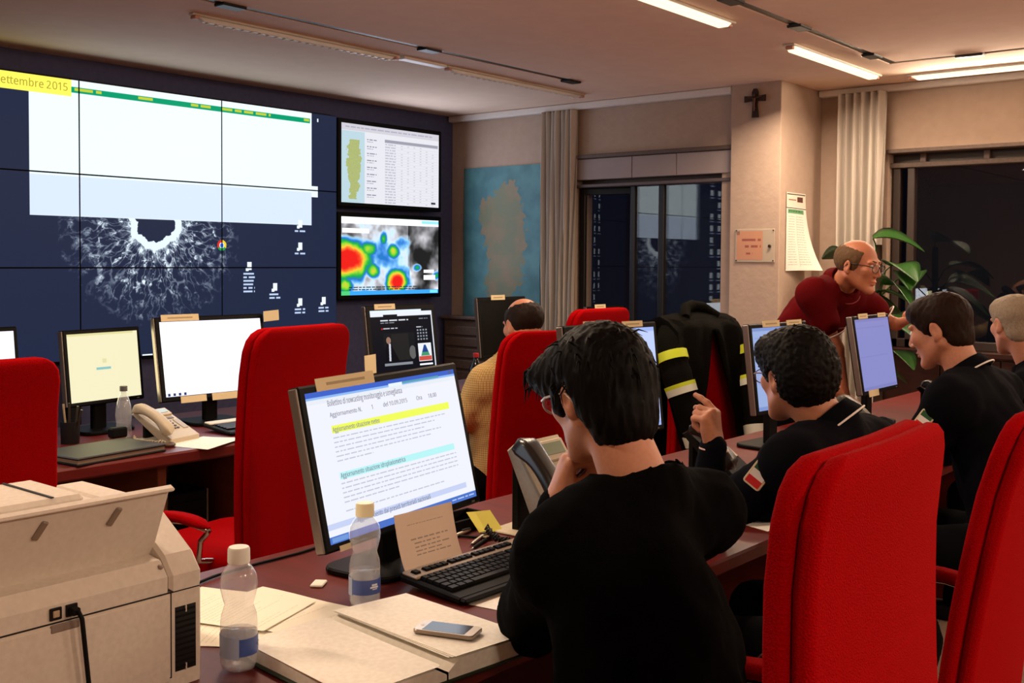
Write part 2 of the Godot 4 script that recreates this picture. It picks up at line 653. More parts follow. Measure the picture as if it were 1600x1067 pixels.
# one strip light hung on the ceiling, from p to q
# its area light is tilted by throw to spare nearby walls; no reflector is built
func strip_light(p: Vector3, q: Vector3, lit: bool, label: String, throw := Vector3.ZERO) -> void:
	var mid := (p + q) / 2
	var L := p.distance_to(q)
	var t := thing("strip_light", label, "ceiling light", mid, 0.0, "lit strip lights" if lit else "unlit strip lights")
	var along := absf((q - p).normalized().z) > 0.5
	var bs := Basis.IDENTITY if along else Basis(Vector3.UP, PI / 2)
	put("housing", boxy(bs * Vector3(0, -0.006, 0), Vector3(0.075 if lit else 0.04, 0.012, L + 0.04) if along else Vector3(L + 0.04, 0.012, 0.075), 0.003), M.trim, t)
	for s in [-1.0, 1.0]:
		put("end_cap", boxy(bs * Vector3(0, -0.02, s * (L / 2 - 0.006)), Vector3(0.045, 0.018, 0.03) if along else Vector3(0.03, 0.018, 0.045), 0.004), mat(Color(0.75, 0.55, 0.48), 0.5), t)
	# diffuser with slanted ends
	var d := Shape.new()
	var o := PackedVector2Array([Vector2(-L / 2 + 0.015, 0), Vector2(L / 2 - 0.015, 0), Vector2(L / 2 - 0.05, -0.024), Vector2(-L / 2 + 0.05, -0.024)])
	var xf := Transform3D(Basis(bs.z, Vector3.UP, bs.z.cross(Vector3.UP)), Vector3(0, -0.012, 0))
	var half := 0.031 if lit else 0.014
	d.prism(o, -half, half, xf, 0.004)
	if lit:
		put("diffuser", d, M.lamp, t)
		area(mid + Vector3(0, -0.045, 0), (Vector3.DOWN + throw).normalized(), Vector2(0.06, L - 0.1) if along else Vector2(L - 0.1, 0.06), LAMP, 5.0, t)
	else:
		put("diffuser", d, M.lamp_off, t)
		for i in 24:
			var z := -L / 2 + 0.08 + (L - 0.16) * i / 23.0
			put("louvre_blade", boxy(bs * Vector3(0, -0.038, z), Vector3(0.03, 0.006, 0.012), 0.002), M.track, t)


var LAMP := Color(1.0, 0.88, 0.76)


func ceiling_lights() -> void:
	M.lamp = glow(Color(1.0, 0.9, 0.74), 1.5)
	M.lamp_off = mat(Color(0.82, 0.81, 0.8), 0.4)
	strip_light(P(5.79, 2.755, 2.74), P(7.08, 2.755, 2.74), true, "lit strip light ending beside the ceiling corner above the pillar", Vector3(0.26, 0, 0))
	strip_light(P(3.77, 2.755, 2.74), P(5.07, 2.755, 2.74), true, "lit strip light next in line towards the rear wall", Vector3(0.26, 0, 0))
	strip_light(P(1.75, 2.755, 2.74), P(3.05, 2.755, 2.74), true, "lit strip light above the printer end of the desk row", Vector3(0.26, 0, 0))
	strip_light(P(7.225, 2.58, 2.74), P(7.225, 1.28, 2.74), true, "lit strip light along the wall above the wide dark window", Vector3(0, 0, 1.1))
	strip_light(P(7.225, 0.58, 2.74), P(7.225, -0.72, 2.74), true, "lit strip light over the far end of the wide dark window", Vector3(0, 0, 1.1))
	strip_light(P(-0.27, 2.755, 2.74), P(1.03, 2.755, 2.74), true, "lit strip light above the printer, nearest the rear wall", Vector3(0.26, 0, 0))
	for e in [[5.3, 6.6, "lit strip light on the right side near the wide dark window"], [3.3, 4.6, "lit strip light on the right side opposite the pillar lamps"], [1.3, 2.6, "lit strip light on the right side behind the red chairs"], [-0.7, 0.6, "lit strip light on the right side nearest the rear wall"]]:
		strip_light(P(e[0], -1.4, 2.74), P(e[1], -1.4, 2.74), true, e[2], Vector3(-0.35, 0, 0))
	strip_light(P(3.24, 4.785, 2.74), P(4.66, 4.785, 2.74), false, "unlit louvred strip light before the big video wall")
	strip_light(P(5.12, 4.785, 2.74), P(6.58, 4.785, 2.74), false, "unlit louvred strip light before the two stacked wall screens")
	tag(put("blanking_plate", room_box(4.7, 5.08, 4.75, 4.82, 2.722, 2.74, 0.003), M.track), "plain white plate between the two unlit strip lights", "ceiling plate")


# ---------------------------------------------------------------- pictures on screens and paper
func blank(w: int, h: int, c: Color) -> Image:
	var i := Image.create(w, h, false, Image.FORMAT_RGB8)
	i.fill(c)
	return i


func bar(i: Image, x: float, y: float, w: float, h: float, c: Color) -> void:
	i.fill_rect(Rect2i(int(x), int(y), maxi(1, int(w)), maxi(1, int(h))), c)


# a line of small unreadable print: short dashes of uneven length
func print_line(i: Image, x0: float, x1: float, y: float, th: float, c: Color, rng: RandomNumberGenerator) -> void:
	var x := x0
	while x < x1 - 2:
		var l: float = min(rng.randf_range(4, 15) * maxf(th, 1.5) * 0.5, x1 - x)
		bar(i, x, y, l, th, c)
		x += l + maxf(1.5, th * 1.1)


func soft(i: Image, by: float) -> Image:
	var w := i.get_width()
	var h := i.get_height()
	i.resize(int(w / by), int(h / by), Image.INTERPOLATE_LANCZOS)
	i.resize(w, h, Image.INTERPOLATE_CUBIC)
	return i


const WA0 := 1.38
const WCOL := 1.035
const WTOP := 2.583
const WROW := 0.5737
const WPX := 400.0


func wall_picture() -> Image:
	var rng := RandomNumberGenerator.new()
	rng.seed = 4
	var W := int(WCOL * 4 * WPX)
	var H := int(WROW * 3 * WPX)
	var base := Color(0.135, 0.165, 0.26)
	var i := blank(W, H, base)
	var cell := FastNoiseLite.new()
	cell.noise_type = FastNoiseLite.TYPE_CELLULAR
	cell.cellular_return_type = FastNoiseLite.RETURN_DISTANCE2_SUB
	cell.frequency = 1.0
	cell.fractal_type = FastNoiseLite.FRACTAL_NONE
	var tone := FastNoiseLite.new()
	tone.noise_type = FastNoiseLite.TYPE_CELLULAR
	tone.cellular_return_type = FastNoiseLite.RETURN_CELL_VALUE
	tone.frequency = 1.0
	tone.fractal_type = FastNoiseLite.FRACTAL_NONE
	var rough := FastNoiseLite.new()
	rough.frequency = 0.03
	var cx := (3.97 - WA0) * WPX
	var cy := (WTOP - 1.735) * WPX
	# a pane starred by a bullet, the desktop picture
	for y in range(int(cy) - 8, mini(H, int(cy) + 270)):
		for x in range(int(cx) - 265, int(cx) + 260):
			var d := Vector2(x - cx, (y - cy) * 1.0)
			var r := d.length() / WPX
			var rn := r + rough.get_noise_2d(x, y) * 0.09
			if rn > 0.66:
				continue
			var th := atan2(d.y, d.x)
			var lg := log(maxf(r, 0.02) / 0.1)
			var wx1 := rough.get_noise_2d(x * 0.5, y * 0.5)
			var u := th * 9.0 + wx1 * 0.9
			var e := 1.0 - smoothstep(0.0, 0.13, cell.get_noise_2d(u, lg * 2.4) + 1.0)
			var u2 := th * 16.0 + rough.get_noise_2d(x * 0.9, y * 0.9 + 40) * 1.6
			var e2 := 1.0 - smoothstep(0.0, 0.22, cell.get_noise_2d(u2 + 50.0, lg * 5.5 + wx1) + 1.0)
			var fill := pow(tone.get_noise_2d(u2, lg * 6.5 + wx1) * 0.5 + 0.5, 4.0)
			var patch := smoothstep(-0.15, 0.3, rough.get_noise_2d(x * 0.9 + 300, y * 0.9))
			var fall := pow(clampf(1.0 - (rn - 0.15) / 0.52, 0.0, 1.0), 0.6)
			var b := fall * (e * 0.55 + e2 * 0.6 * patch + fill * 1.1 * patch) + smoothstep(0.27, 0.13, rn) * (0.6 + 0.5 * fill)
			var edge := 0.135 + rough.get_noise_2d(th * 40.0, 7.0) * 0.035
			if r < edge:
				b = 0.0
			elif r < edge + 0.05:
				b = 1.0
			i.set_pixel(x, y, base.lerp(Color(0.9, 0.96, 1.0), clampf(b, 0, 1)))
	# the white table window with its green header
	var wx := (3.135 - WA0) * WPX
	var wy := (WTOP - 2.583) * WPX
	var ww := (5.273 - 3.135) * WPX
	bar(i, wx, wy, ww, (2.583 - 1.75) * WPX, Color(0.93, 0.985, 1.0))
	bar(i, wx, (WTOP - 1.995) * WPX, ww, 0.243 * WPX, Color(0.84, 0.9, 1.0))
	bar(i, wx, (WTOP - 2.537) * WPX, ww - 6, 14, Color(0.0, 0.6, 0.42))
	for e in [[3.42, 3.6], [3.85, 3.97], [4.24, 4.4], [4.48, 4.9], [5.2, 5.25]]:
		print_line(i, (e[0] - WA0) * WPX, (e[1] - WA0) * WPX, (WTOP - 2.531) * WPX, 7, Color(0.75, 0.8, 0.25), rng)
	# the tab of another window beyond its right side, the pointer
	bar(i, (5.273 - WA0) * WPX, (WTOP - 2.04) * WPX, 24, 32, Color(0.92, 0.97, 1.0))
	bar(i, (5.325 - WA0) * WPX, (WTOP - 2.545) * WPX, 5, 10, Color(0.9, 0.95, 1.0))
	# yellow banner
	bar(i, (2.3 - WA0) * WPX, (WTOP - 2.583) * WPX, (3.4 - 2.3) * WPX, 0.105 * WPX, Color(1.0, 0.97, 0.38))
	# desktop icons with their captions
	var icon := Color(0.93, 0.97, 1.0)
	for e in [[4.71, 1.43, 6], [4.935, 1.28, 2], [5.165, 1.575, 1], [5.165, 1.165, 2], [5.39, 1.17, 2], [5.165, 1.74, 1]]:
		var x: float = (e[0] - WA0) * WPX
		var y: float = (WTOP - e[1]) * WPX
		bar(i, x - 7, y - 18, 15, 22, icon)
		bar(i, x - 12, y - 2, 10, 9, icon)
		for k in e[2]:
			print_line(i, x - 20, x + 20, y + 12 + k * 10, 5, Color(0.75, 0.82, 0.95), rng)
	for k in 11:
		for col in [2.78, 2.6]:
			if (k * 7 + int(col * 10)) % 5 == 1:
				continue
			var x: float = (col - WA0) * WPX
			var y := 60.0 + k * 55.0
			bar(i, x - 11, y - 16, 22, 26, icon if k != 0 or col > 2.7 else Color(0.9, 0.15, 0.15))
			print_line(i, x - 20, x + 20, y + 18, 5, Color(0.7, 0.76, 0.9), rng)
	# a round four-colour browser icon
	var bx := (4.482 - WA0) * WPX
	var by := (WTOP - 1.59) * WPX
	for y in range(-15, 16):
		for x in range(-15, 16):
			var r := Vector2(x, y).length()
			if r < 15:
				var an := fposmod(atan2(y, x) + PI * 1.17, TAU) / TAU * 3.0
				var c: Color = [Color(0.85, 0.2, 0.15), Color(0.95, 0.8, 0.2), Color(0.15, 0.6, 0.3)][int(an) % 3]
				i.set_pixel(int(bx) + x, int(by) + y, Color(0.25, 0.5, 0.95) if r < 6 else (Color.WHITE if r < 8 else c))
	# taskbar button at the very bottom
	bar(i, (3.87 - WA0) * WPX, H - 5, 30, 5, icon)
	return i


func video_wall() -> void:
	var t := thing("video_wall", "large tiled video wall showing a white table and a bullet-starred pane", "video wall", P(3.45, 6.36, 0))
	var m := screen_mat(wall_picture(), 0.95)
	var inv := t.transform.affine_inverse()
	put("mounting_frame", boxy(inv * P(3.45, 6.41, 1.722), Vector3(0.06, 1.76, 4.17), 0.004), M.dark_metal, t)
	for c in 4:
		for r in 3:
			var mid := P(WA0 + WCOL * (c + 0.5), 6.34, WTOP - WROW * (r + 0.5))
			var p := put("display_panel", boxy(Vector3.ZERO, Vector3(0.07, WROW - 0.001, WCOL - 0.001), 0.002), M.black, t, inv * mid)
			var s := put("screen", sheet(WCOL - 0.009, WROW - 0.009, c / 4.0 + 0.001, r / 3.0 + 0.002, (c + 1) / 4.0 - 0.001, (r + 1) / 3.0 - 0.002), m, p, Vector3(0.0365, 0, 0))
			s.rotation.y = PI / 2
	put("leg", boxy(inv * P(1.9, 6.41, 0.42), Vector3(0.08, 0.84, 0.08), 0.004), M.dark_metal, t)
	put("leg", boxy(inv * P(3.45, 6.41, 0.42), Vector3(0.08, 0.84, 0.08), 0.004), M.dark_metal, t)
	put("leg", boxy(inv * P(5.1, 6.41, 0.42), Vector3(0.08, 0.84, 0.08), 0.004), M.dark_metal, t)
	var face := Transform3D(Basis(Vector3.UP, PI / 2), inv * P(3.16, 6.301, 2.528))
	letters("settembre 2015", 0.062, face, glow(Color(0.62, 0.56, 0.14), 1.0), t, "banner_lettering", false, true, 1.0)
	area(P(4.2, 6.27, 2.165), Vector3.RIGHT, Vector2(2.14, 0.83), Color(0.85, 0.93, 1.0), 0.1, t)


func table_screen() -> Image:
	var rng := RandomNumberGenerator.new()
	rng.seed = 8
	var i := blank(540, 304, Color(0.9, 0.9, 0.93))
	bar(i, 0, 0, 540, 26, Color(0.82, 0.81, 0.85))
	print_line(i, 20, 500, 10, 5, Color(0.68, 0.68, 0.74), rng)
	bar(i, 0, 28, 120, 276, Color(0.74, 0.84, 0.88))
	var nz := FastNoiseLite.new()
	nz.frequency = 0.04
	for y in range(60, 290):
		for x in range(8, 118):
			var k := (y - 60) / 230.0
			var half := 34.0 * (0.55 + 0.45 * sin(PI * clampf(k * 1.05, 0.04, 1.0) ** 0.6)) + nz.get_noise_2d(x, y) * 16.0
			if absf(x - 62 - nz.get_noise_2d(0, y * 0.5) * 10.0) < half:
				i.set_pixel(x, y, Color(0.62, 0.68, 0.42).lerp(Color(0.74, 0.76, 0.5), nz.get_noise_2d(x * 3, y * 3) * 0.5 + 0.5))
	for k in 9:
		print_line(i, 132, 185, 52 + k * 27, 4, Color(0.55, 0.56, 0.62), rng)
		print_line(i, 132, 170, 61 + k * 27, 3, Color(0.68, 0.68, 0.72), rng)
	bar(i, 228, 46, 306, 12, Color(0.62, 0.62, 0.68))
	for k in 22:
		bar(i, 228, 60 + k * 11, 306, 1, Color(0.82, 0.82, 0.86))
		print_line(i, 230, 290, 63 + k * 11, 4, Color(0.72, 0.72, 0.77), rng)
		for c in 6:
			if rng.randf() < 0.7:
				bar(i, 318 + c * 36, 64 + k * 11, 10, 3, Color(0.76, 0.76, 0.8))
	bar(i, 495, 284, 26, 8, Color(0.2, 0.2, 0.22))
	return soft(i, 1.3)


func radar_screen() -> Image:
	var i := blank(540, 304, Color(0.5, 0.52, 0.56))
	var nz := FastNoiseLite.new()
	nz.frequency = 0.005
	nz.fractal_octaves = 4
	nz.seed = 5
	var cells := [[30, 165, 1.2, 110, 75], [135, 120, 0.72, 48, 36], [275, 130, 0.75, 36, 28], [295, 255, 1.15, 56, 46], [415, 195, 0.62, 26, 17], [20, 265, 0.85, 40, 35], [165, 210, 0.8, 40, 30], [225, 80, 0.55, 22, 30], [330, 95, 0.5, 50, 40], [530, 230, 0.6, 25, 20]]
	var ramp := [Color(0.93, 0.96, 1.0), Color(0.55, 0.78, 0.95), Color(0.15, 0.42, 0.75), Color(0.1, 0.62, 0.25), Color(0.55, 0.78, 0.2), Color(0.95, 0.72, 0.2), Color(0.9, 0.38, 0.16), Color(0.85, 0.12, 0.1)]
	for y in 304:
		for x in 540:
			var n := nz.get_noise_2d(x, y)
			var n2 := nz.get_noise_2d(x * 2.5 + 700, y * 2.5)
			var grey := clampf(0.55 + n * 0.9 + (0.25 if x < 360 else -0.12), 0.12, 0.97)
			var c := Color(grey, grey, grey * 1.03)
			var val := 0.0
			for e in cells:
				var dx: float = float(x - e[0]) / e[3]
				var dy: float = float(y - e[1]) / e[4]
				val = maxf(val, e[2] * exp(-(dx * dx + dy * dy) * 0.8))
			val += n * 0.22 + n2 * 0.12
			if x < 370:
				val = maxf(val, 0.26 + n * 0.3)
			if val > 0.2:
				var q := clampf((val - 0.2) / 0.85, 0, 0.999) * 7.0
				var k := int(q)
				c = c.lerp(ramp[k].lerp(ramp[mini(k + 1, 7)], q - k), clampf((val - 0.2) * 7.0, 0, 1))
			i.set_pixel(x, y, c)
	bar(i, 0, 0, 540, 26, Color(0.95, 0.97, 1.0))
	bar(i, 440, 4, 100, 12, Color(0.55, 0.85, 0.95))
	bar(i, 4, 44, 140, 18, Color(0.97, 0.97, 0.97))
	bar(i, 452, 206, 62, 13, Color(0.96, 0.96, 0.96))
	bar(i, 452, 228, 70, 20, Color(0.96, 0.96, 0.96))
	var rng := RandomNumberGenerator.new()
	rng.seed = 3
	for k in 2:
		print_line(i, 40, 420, 272 + k * 9, 4, Color(0.15, 0.2, 0.25), rng)
	bar(i, 0, 288, 540, 16, Color(0.22, 0.6, 0.92))
	bar(i, 0, 288, 44, 16, Color(0.3, 0.75, 0.45))
	bar(i, 490, 290, 46, 12, Color(0.45, 0.85, 1.0))
	return i


func wall_screens() -> void:
	for e in [[2.2415, "upper wall screen showing an island map beside a table", table_screen(), 0.92], [1.5245, "lower wall screen showing a bright coloured weather radar map", radar_screen(), 1.15]]:
		var t := thing("wall_screen", e[1], "screen", P(6.12, 6.33, e[0]), PI / 2, "pair of wall screens")
		put("housing", boxy(Vector3(0, 0, -0.02), Vector3(1.15, 0.675, 0.06), 0.006), M.black, t)
		put("screen", sheet(1.078, 0.608), screen_mat(e[2], e[3]), t, Vector3(0, 0, 0.0106))
		put("wall_bracket", boxy(Vector3(0, 0, -0.085), Vector3(0.4, 0.3, 0.07), 0.004), M.dark_metal, t)
		area(P(6.12, 6.29, e[0]), Vector3.RIGHT, Vector2(1.07, 0.6), Color(0.9, 0.92, 1.0), 0.5, t)


# ---------------------------------------------------------------- on and by the walls
func island_map() -> Image:
	var i := blank(280, 420, Color(0.3, 0.56, 0.62))
	var nz := FastNoiseLite.new()
	nz.frequency = 0.012
	nz.fractal_octaves = 5
	var poly := PackedVector2Array([Vector2(60, 95), Vector2(110, 80), Vector2(150, 45), Vector2(185, 40), Vector2(205, 75), Vector2(222, 130), Vector2(228, 200), Vector2(222, 270), Vector2(212, 330), Vector2(190, 345), Vector2(160, 375), Vector2(125, 390), Vector2(95, 370), Vector2(80, 320), Vector2(92, 260), Vector2(78, 200), Vector2(62, 150)])
	for y in 420:
		for x in 280:
			var n := nz.get_noise_2d(x, y)
			var q := Vector2(x + nz.get_noise_2d(x * 3, y * 3 + 99) * 22, y + nz.get_noise_2d(x * 3 + 500, y * 3) * 22)
			if Geometry2D.is_point_in_polygon(q, poly):
				i.set_pixel(x, y, Color(0.52, 0.47, 0.37).lerp(Color(0.44, 0.47, 0.37), clampf(n * 1.5 + 0.5, 0, 1)))
			else:
				i.set_pixel(x, y, Color(0.25, 0.45, 0.49).lerp(Color(0.31, 0.53, 0.56), clampf(n * 1.3 + 0.5, 0, 1)))
	return i


# thin curved paper: rows of points with texture coordinates, given thickness
func paper_sheet(rows: Array, thick: float) -> Shape:
	var s := Shape.new()
	var R := rows.size()
	var m: int = rows[0].size()
	for side in [0, 1]:
		for i in R - 1:
			for j in m - 1:
				var q := [rows[i][j], rows[i][j + 1], rows[i + 1][j + 1], rows[i + 1][j]]
				var t := [Vector2(float(j) / (m - 1), float(i) / (R - 1)), Vector2(float(j + 1) / (m - 1), float(i) / (R - 1)), Vector2(float(j + 1) / (m - 1), float(i + 1) / (R - 1)), Vector2(float(j) / (m - 1), float(i + 1) / (R - 1))]
				var nn: Vector3 = (q[1] - q[0]).cross(q[3] - q[0]).normalized() * -1.0
				if side == 1:
					nn = -nn
				for k in ([0, 1, 2, 0, 2, 3] if side == 0 else [0, 2, 1, 0, 3, 2]):
					s.v.append(q[k] + nn * thick * 0.5); s.n.append(nn); s.uv.append(t[k])
	return s


func picture_mat(img: Image, rough := 0.85) -> StandardMaterial3D:
	var m := mat(Color.WHITE, rough)
	m.albedo_texture = ImageTexture.create_from_image(img)
	m.texture_repeat = false
	return m


func wall_things() -> void:
	# big wall map, slightly buckled
	var rows := []
	for i in 13:
		var row := PackedVector3Array()
		for j in 9:
			var wob := 0.006 * sin(i * 0.9 + j * 0.5) + 0.004 * sin(i * 2.1)
			row.append(P(6.955 + wob * 0.5, 6.3 - 0.84 * j / 8.0, 2.285 - 1.27 * i / 12.0))
		rows.append(row)
	tag(put("wall_map", paper_sheet(rows, 0.001), picture_mat(island_map(), 0.6)), "large blue wall map of an island hung beside the curtain", "map")
	# crucifix on the pillar
	var c := thing("crucifix", "bronze crucifix with flared arms high on the pillar", "crucifix", P(6.885, 3.525, 2.6))
	var o := PackedVector2Array([Vector2(-0.02, -0.1), Vector2(0.028, -0.1), Vector2(0.017, -0.01), Vector2(0.02, 0.014), Vector2(0.078, 0.008), Vector2(0.078, 0.052), Vector2(0.022, 0.046), Vector2(0.024, 0.075), Vector2(0.013, 0.098), Vector2(-0.01, 0.098), Vector2(-0.022, 0.075), Vector2(-0.02, 0.046), Vector2(-0.078, 0.052), Vector2(-0.078, 0.008), Vector2(-0.018, 0.014), Vector2(-0.016, -0.01)])
	var cs := Shape.new()
	cs.prism(o, -0.008, 0.008, Transform3D.IDENTITY, 0.002)
	put("cross", cs, M.bronze, c)
	var cf := Shape.new()
	cf.tube([Vector3(0, -0.055, 0.012), Vector3(0, 0.0, 0.016), Vector3(0, 0.03, 0.015)], [0.006, 0.009, 0.011], 8)
	cf.tube([Vector3(-0.05, 0.04, 0.012), Vector3(0, 0.028, 0.014), Vector3(0.05, 0.04, 0.012)], 0.0045, 6)
	cf.ball(Vector3(0, 0.052, 0.016), Vector3(0.008, 0.01, 0.008))
	put("figure", cf, mat(Color(0.34, 0.2, 0.13), 0.4, 0.4), c)
	# notice in a clear holder on the pillar
	var rng := RandomNumberGenerator.new()
	rng.seed = 12
	var img := blank(160, 150, Color(0.84, 0.6, 0.45))
	bar(img, 0, 0, 20, 20, Color(0.6, 0.4, 0.3))
	for k in 2:
		print_line(img, 34 + k * 18, 150, 40 + k * 34, 12, Color(0.62, 0.24, 0.16), rng)
	print_line(img, 60, 100, 112, 10, Color(0.62, 0.24, 0.16), rng)
	var nt := thing("notice_holder", "clear wall holder with an orange notice on the pillar", "notice", P(6.89, 3.515, 1.615))
	var clear := pane(Color(0.9, 0.88, 0.85), 0.05, 0.05)
	put("holder_back", boxy(Vector3(0, 0, -0.004), Vector3(0.3, 0.23, 0.003), 0.001), mat(Color(0.78, 0.72, 0.64), 0.4), nt)
	put("notice", sheet(0.2, 0.2), picture_mat(soft(img, 2.0)), nt, Vector3(-0.04, 0, -0.001))
	put("holder_cover", boxy(Vector3(0, 0, 0.002), Vector3(0.3, 0.23, 0.002)), clear, nt)
	for e in [[-1, -1], [1, -1], [1, 1], [-1, 1]]:
		var sc := Shape.new()
		sc.lathe([[0.0045, 0.0], [0.0045, 0.004], [0.003, 0.006]], 10, Transform3D(Basis(Vector3.RIGHT, PI / 2), Vector3(e[0] * 0.14, e[1] * 0.105, 0.0)))
		put("screw", sc, M.dark_metal, nt)
	var kn := Shape.new()
	kn.lathe([[0.011, 0.0], [0.011, 0.008], [0.008, 0.012]], 12, Transform3D(Basis(Vector3.RIGHT, PI / 2), Vector3(0.115, -0.005, 0.003)))
	put("button", kn, M.bronze, nt)
	# wall calendar on the pillar's side, its lowest corner curling off the wall
	var ci := blank(200, 400, Color(0.93, 0.92, 0.88))
	bar(ci, 0, 0, 200, 72, Color(0.88, 0.86, 0.8))
	bar(ci, 4, 6, 192, 5, Color(0.25, 0.22, 0.2))
	bar(ci, 110, 20, 60, 26, Color(0.35, 0.2, 0.16))
	bar(ci, 20, 34, 80, 5, Color(0.6, 0.3, 0.2))
	bar(ci, 0, 76, 200, 4, Color(0.2, 0.18, 0.16))
	bar(ci, 14, 84, 160, 22, Color(0.4, 0.62, 0.45))
	print_line(ci, 24, 160, 91, 6, Color(0.2, 0.4, 0.25), rng)
	for k in 20:
		for col in [20, 100]:
			print_line(ci, col, col + 62, 120 + k * 13, 3, Color(0.7, 0.68, 0.64), rng)
	bar(ci, 98, 112, 2, 268, Color(0.75, 0.73, 0.69))
	var cr := []
	for i in 13:
		var row := PackedVector3Array()
		var s := i / 12.0
		for j in 9:
			var uu := j / 8.0
			var curl: float = 0.13 * pow(uu, 1.6) * pow(s, 2.2)
			row.append(P(6.99 + 0.3 * uu + curl * 0.15, 3.328 - curl, 1.985 - (0.545 + 0.03 * uu * uu) * s + curl * 0.25))
		cr.append(row)
	tag(put("wall_calendar", paper_sheet(cr, 0.0012), picture_mat(ci)), "white wall calendar with a green band and curling pages", "calendar")
	curtain("curtain", P(6.9, 5.4, 0), P(6.9, 5.07, 0), 2.685, 7, 0.045, "pale gathered curtain between the wall map and the narrow window")
	curtain("curtain", P(7.44, 3.16, 0), P(7.44, 2.82, 0), 2.69, 6, 0.05, "pale gathered curtain between the pillar and the wide window")
	# slatted heater cover under the map
	var hc := thing("radiator_cover", "brown slatted radiator cover below the wall map", "radiator cover", P(6.87, 5.93, 0))
	put("body", boxy(Vector3(0, 0.5, 0.0), Vector3(0.94, 1.0, 0.1), 0.006), M.brown_panel, hc)
	for k in 9:
		put("slat", boxy(Vector3(0, 0.14 + k * 0.095, 0.058), Vector3(0.88, 0.075, 0.018), 0.006), M.brown_panel, hc)
	put("top_board", boxy(Vector3(0, 1.01, 0.01), Vector3(0.96, 0.025, 0.16), 0.005), M.brown_panel, hc)
	put("thermostat", boxy(Vector3(-0.12, 1.1, 0.0), Vector3(0.07, 0.12, 0.05), 0.006), mat(Color(0.42, 0.34, 0.26), 0.6), hc)
	plant()


func curtain(called: String, p: Vector3, q: Vector3, top: float, folds: int, depth: float, label: String) -> void:
	var s := Shape.new()
	var rows := []
	var n := folds * 8
	var side := (q - p).normalized().cross(Vector3.UP)
	for i in 15:
		var y := 0.03 + (top - 0.03) * (1.0 - i / 14.0)
		var ring := PackedVector3Array()
		var back := PackedVector3Array()
		for j in n + 1:
			var u := float(j) / n
			var w := sin(u * folds * TAU + 0.6 * sin(i * 0.35 + u * 5.0)) * depth * (0.55 + 0.45 * (i / 14.0)) + 0.012 * sin(u * 17.0 + i * 0.4)
			var pull := (u - 0.5) * 0.06 * sin(PI * i / 14.0)
			var at := p.lerp(q, u - pull) + Vector3.UP * y
			ring.append(at + side * (w + 0.001))
			back.append(at + side * (w - 0.001))
		back.reverse()
		ring.append_array(back)
		rows.append(ring)
	s.grid(rows, true, 3)
	tag(put(called, s, M.curtain), label, "curtain")


func leaf_shape(L: float, W: float, droop: float) -> Shape:
	var s := Shape.new()
	var rows := []
	for i in 9:
		var t := i / 8.0
		var half := W * 0.68 * pow(sin(PI * clampf(t * 0.93 + 0.05, 0, 1)), 0.75) * (1.25 - 0.5 * t)
		var ring := PackedVector3Array()
		for e in [[-1.0, 0.0], [-0.5, 0.0], [0.0, 0.0], [0.5, 0.0], [1.0, 0.0], [0.5, -0.0012], [0.0, -0.0012], [-0.5, -0.0012]]:
			ring.append(Vector3(e[0] * half, absf(e[0]) * half * 0.28 - droop * t * t * L + e[1], -t * L))
		rows.append(ring)
	s.grid(rows, true, 3)
	return s


func plant() -> void:
	var t := thing("potted_plant", "tall potted plant with broad green leaves beside the curtain", "plant", P(7.1, 2.72, 0))
	var pot := Shape.new()
	pot.lathe([[0.12, 0.0], [0.15, 0.28], [0.165, 0.3], [0.165, 0.33], [0.15, 0.33], [0.145, 0.3], [0.0, 0.29]], 24)
	put("pot", pot, mat(Color(0.45, 0.22, 0.14), 0.7), t)
	var pole := Shape.new()
	pole.tube([Vector3(0, 0.28, 0), Vector3(0.01, 1.0, 0), Vector3(0, 1.62, 0)], 0.022, 10)
	put("moss_pole", pole, textured(Color(0.16, 0.1, 0.05), Color(0.28, 0.19, 0.1), 0.1, 4.0, 0.95, 0.5, 3, 31), t)
	var lm := textured(Color(0.07, 0.2, 0.03), Color(0.16, 0.36, 0.07), 0.03, 4.0, 0.4, 0.0, 3, 33)
	lm.backlight_enabled = true
	lm.backlight = Color(0.15, 0.3, 0.05)
	var rng := RandomNumberGenerator.new()
	rng.seed = 77
	# direction (b, h, a) of the stalk, leaf length, width, droop
	for e in [[0.02, 1.66, -0.05, 0.3, 0.22, 0.5, 20], [0.16, 1.5, 0.0, 0.26, 0.2, 0.5, 150], [-0.1, 1.48, -0.04, 0.28, 0.17, 0.7, -40], [-0.2, 1.42, 0.02, 0.26, 0.15, 0.75, -70], [-0.07, 1.36, -0.1, 0.28, 0.14, 1.1, -20], [-0.02, 1.3, -0.1, 0.26, 0.13, 1.2, 10], [0.22, 1.36, 0.02, 0.24, 0.18, 0.6, 110], [0.1, 1.22, -0.1, 0.26, 0.16, 0.8, 60], [-0.14, 1.16, -0.05, 0.28, 0.17, 0.7, -60], [0.12, 1.05, -0.05, 0.26, 0.17, 0.7, 90], [-0.1, 0.92, -0.08, 0.26, 0.16, 0.7, -30], [0.05, 0.8, -0.08, 0.25, 0.16, 0.6, 40]]:
		var at := Vector3(-e[0], e[1], -e[2])
		var st := Shape.new()
		st.tube([Vector3(0, e[1] - 0.16, 0), Vector3(-e[0] * 0.6, e[1] - 0.03, -e[2] * 0.6), at], [0.006, 0.005, 0.004], 6)
		var stem := put("stem", st, lm, t)
		var lf := put("leaf", leaf_shape(e[3], e[4], e[5]), lm, stem)
		# turn 0 points a leaf towards the viewer's right-hand side of the room
		lf.transform = Transform3D(Basis(Vector3.UP, deg_to_rad(-90 + e[6])) * Basis(Vector3.RIGHT, deg_to_rad(rng.randf_range(5, 30))) * Basis(Vector3.BACK, rng.randf_range(-0.5, 0.5)), at)


# ---------------------------------------------------------------- desks and what stands on them
const TOP := 0.74
const FACE_IN := PI / 2   # +Z of a thing turned towards the people of a row (world +X)


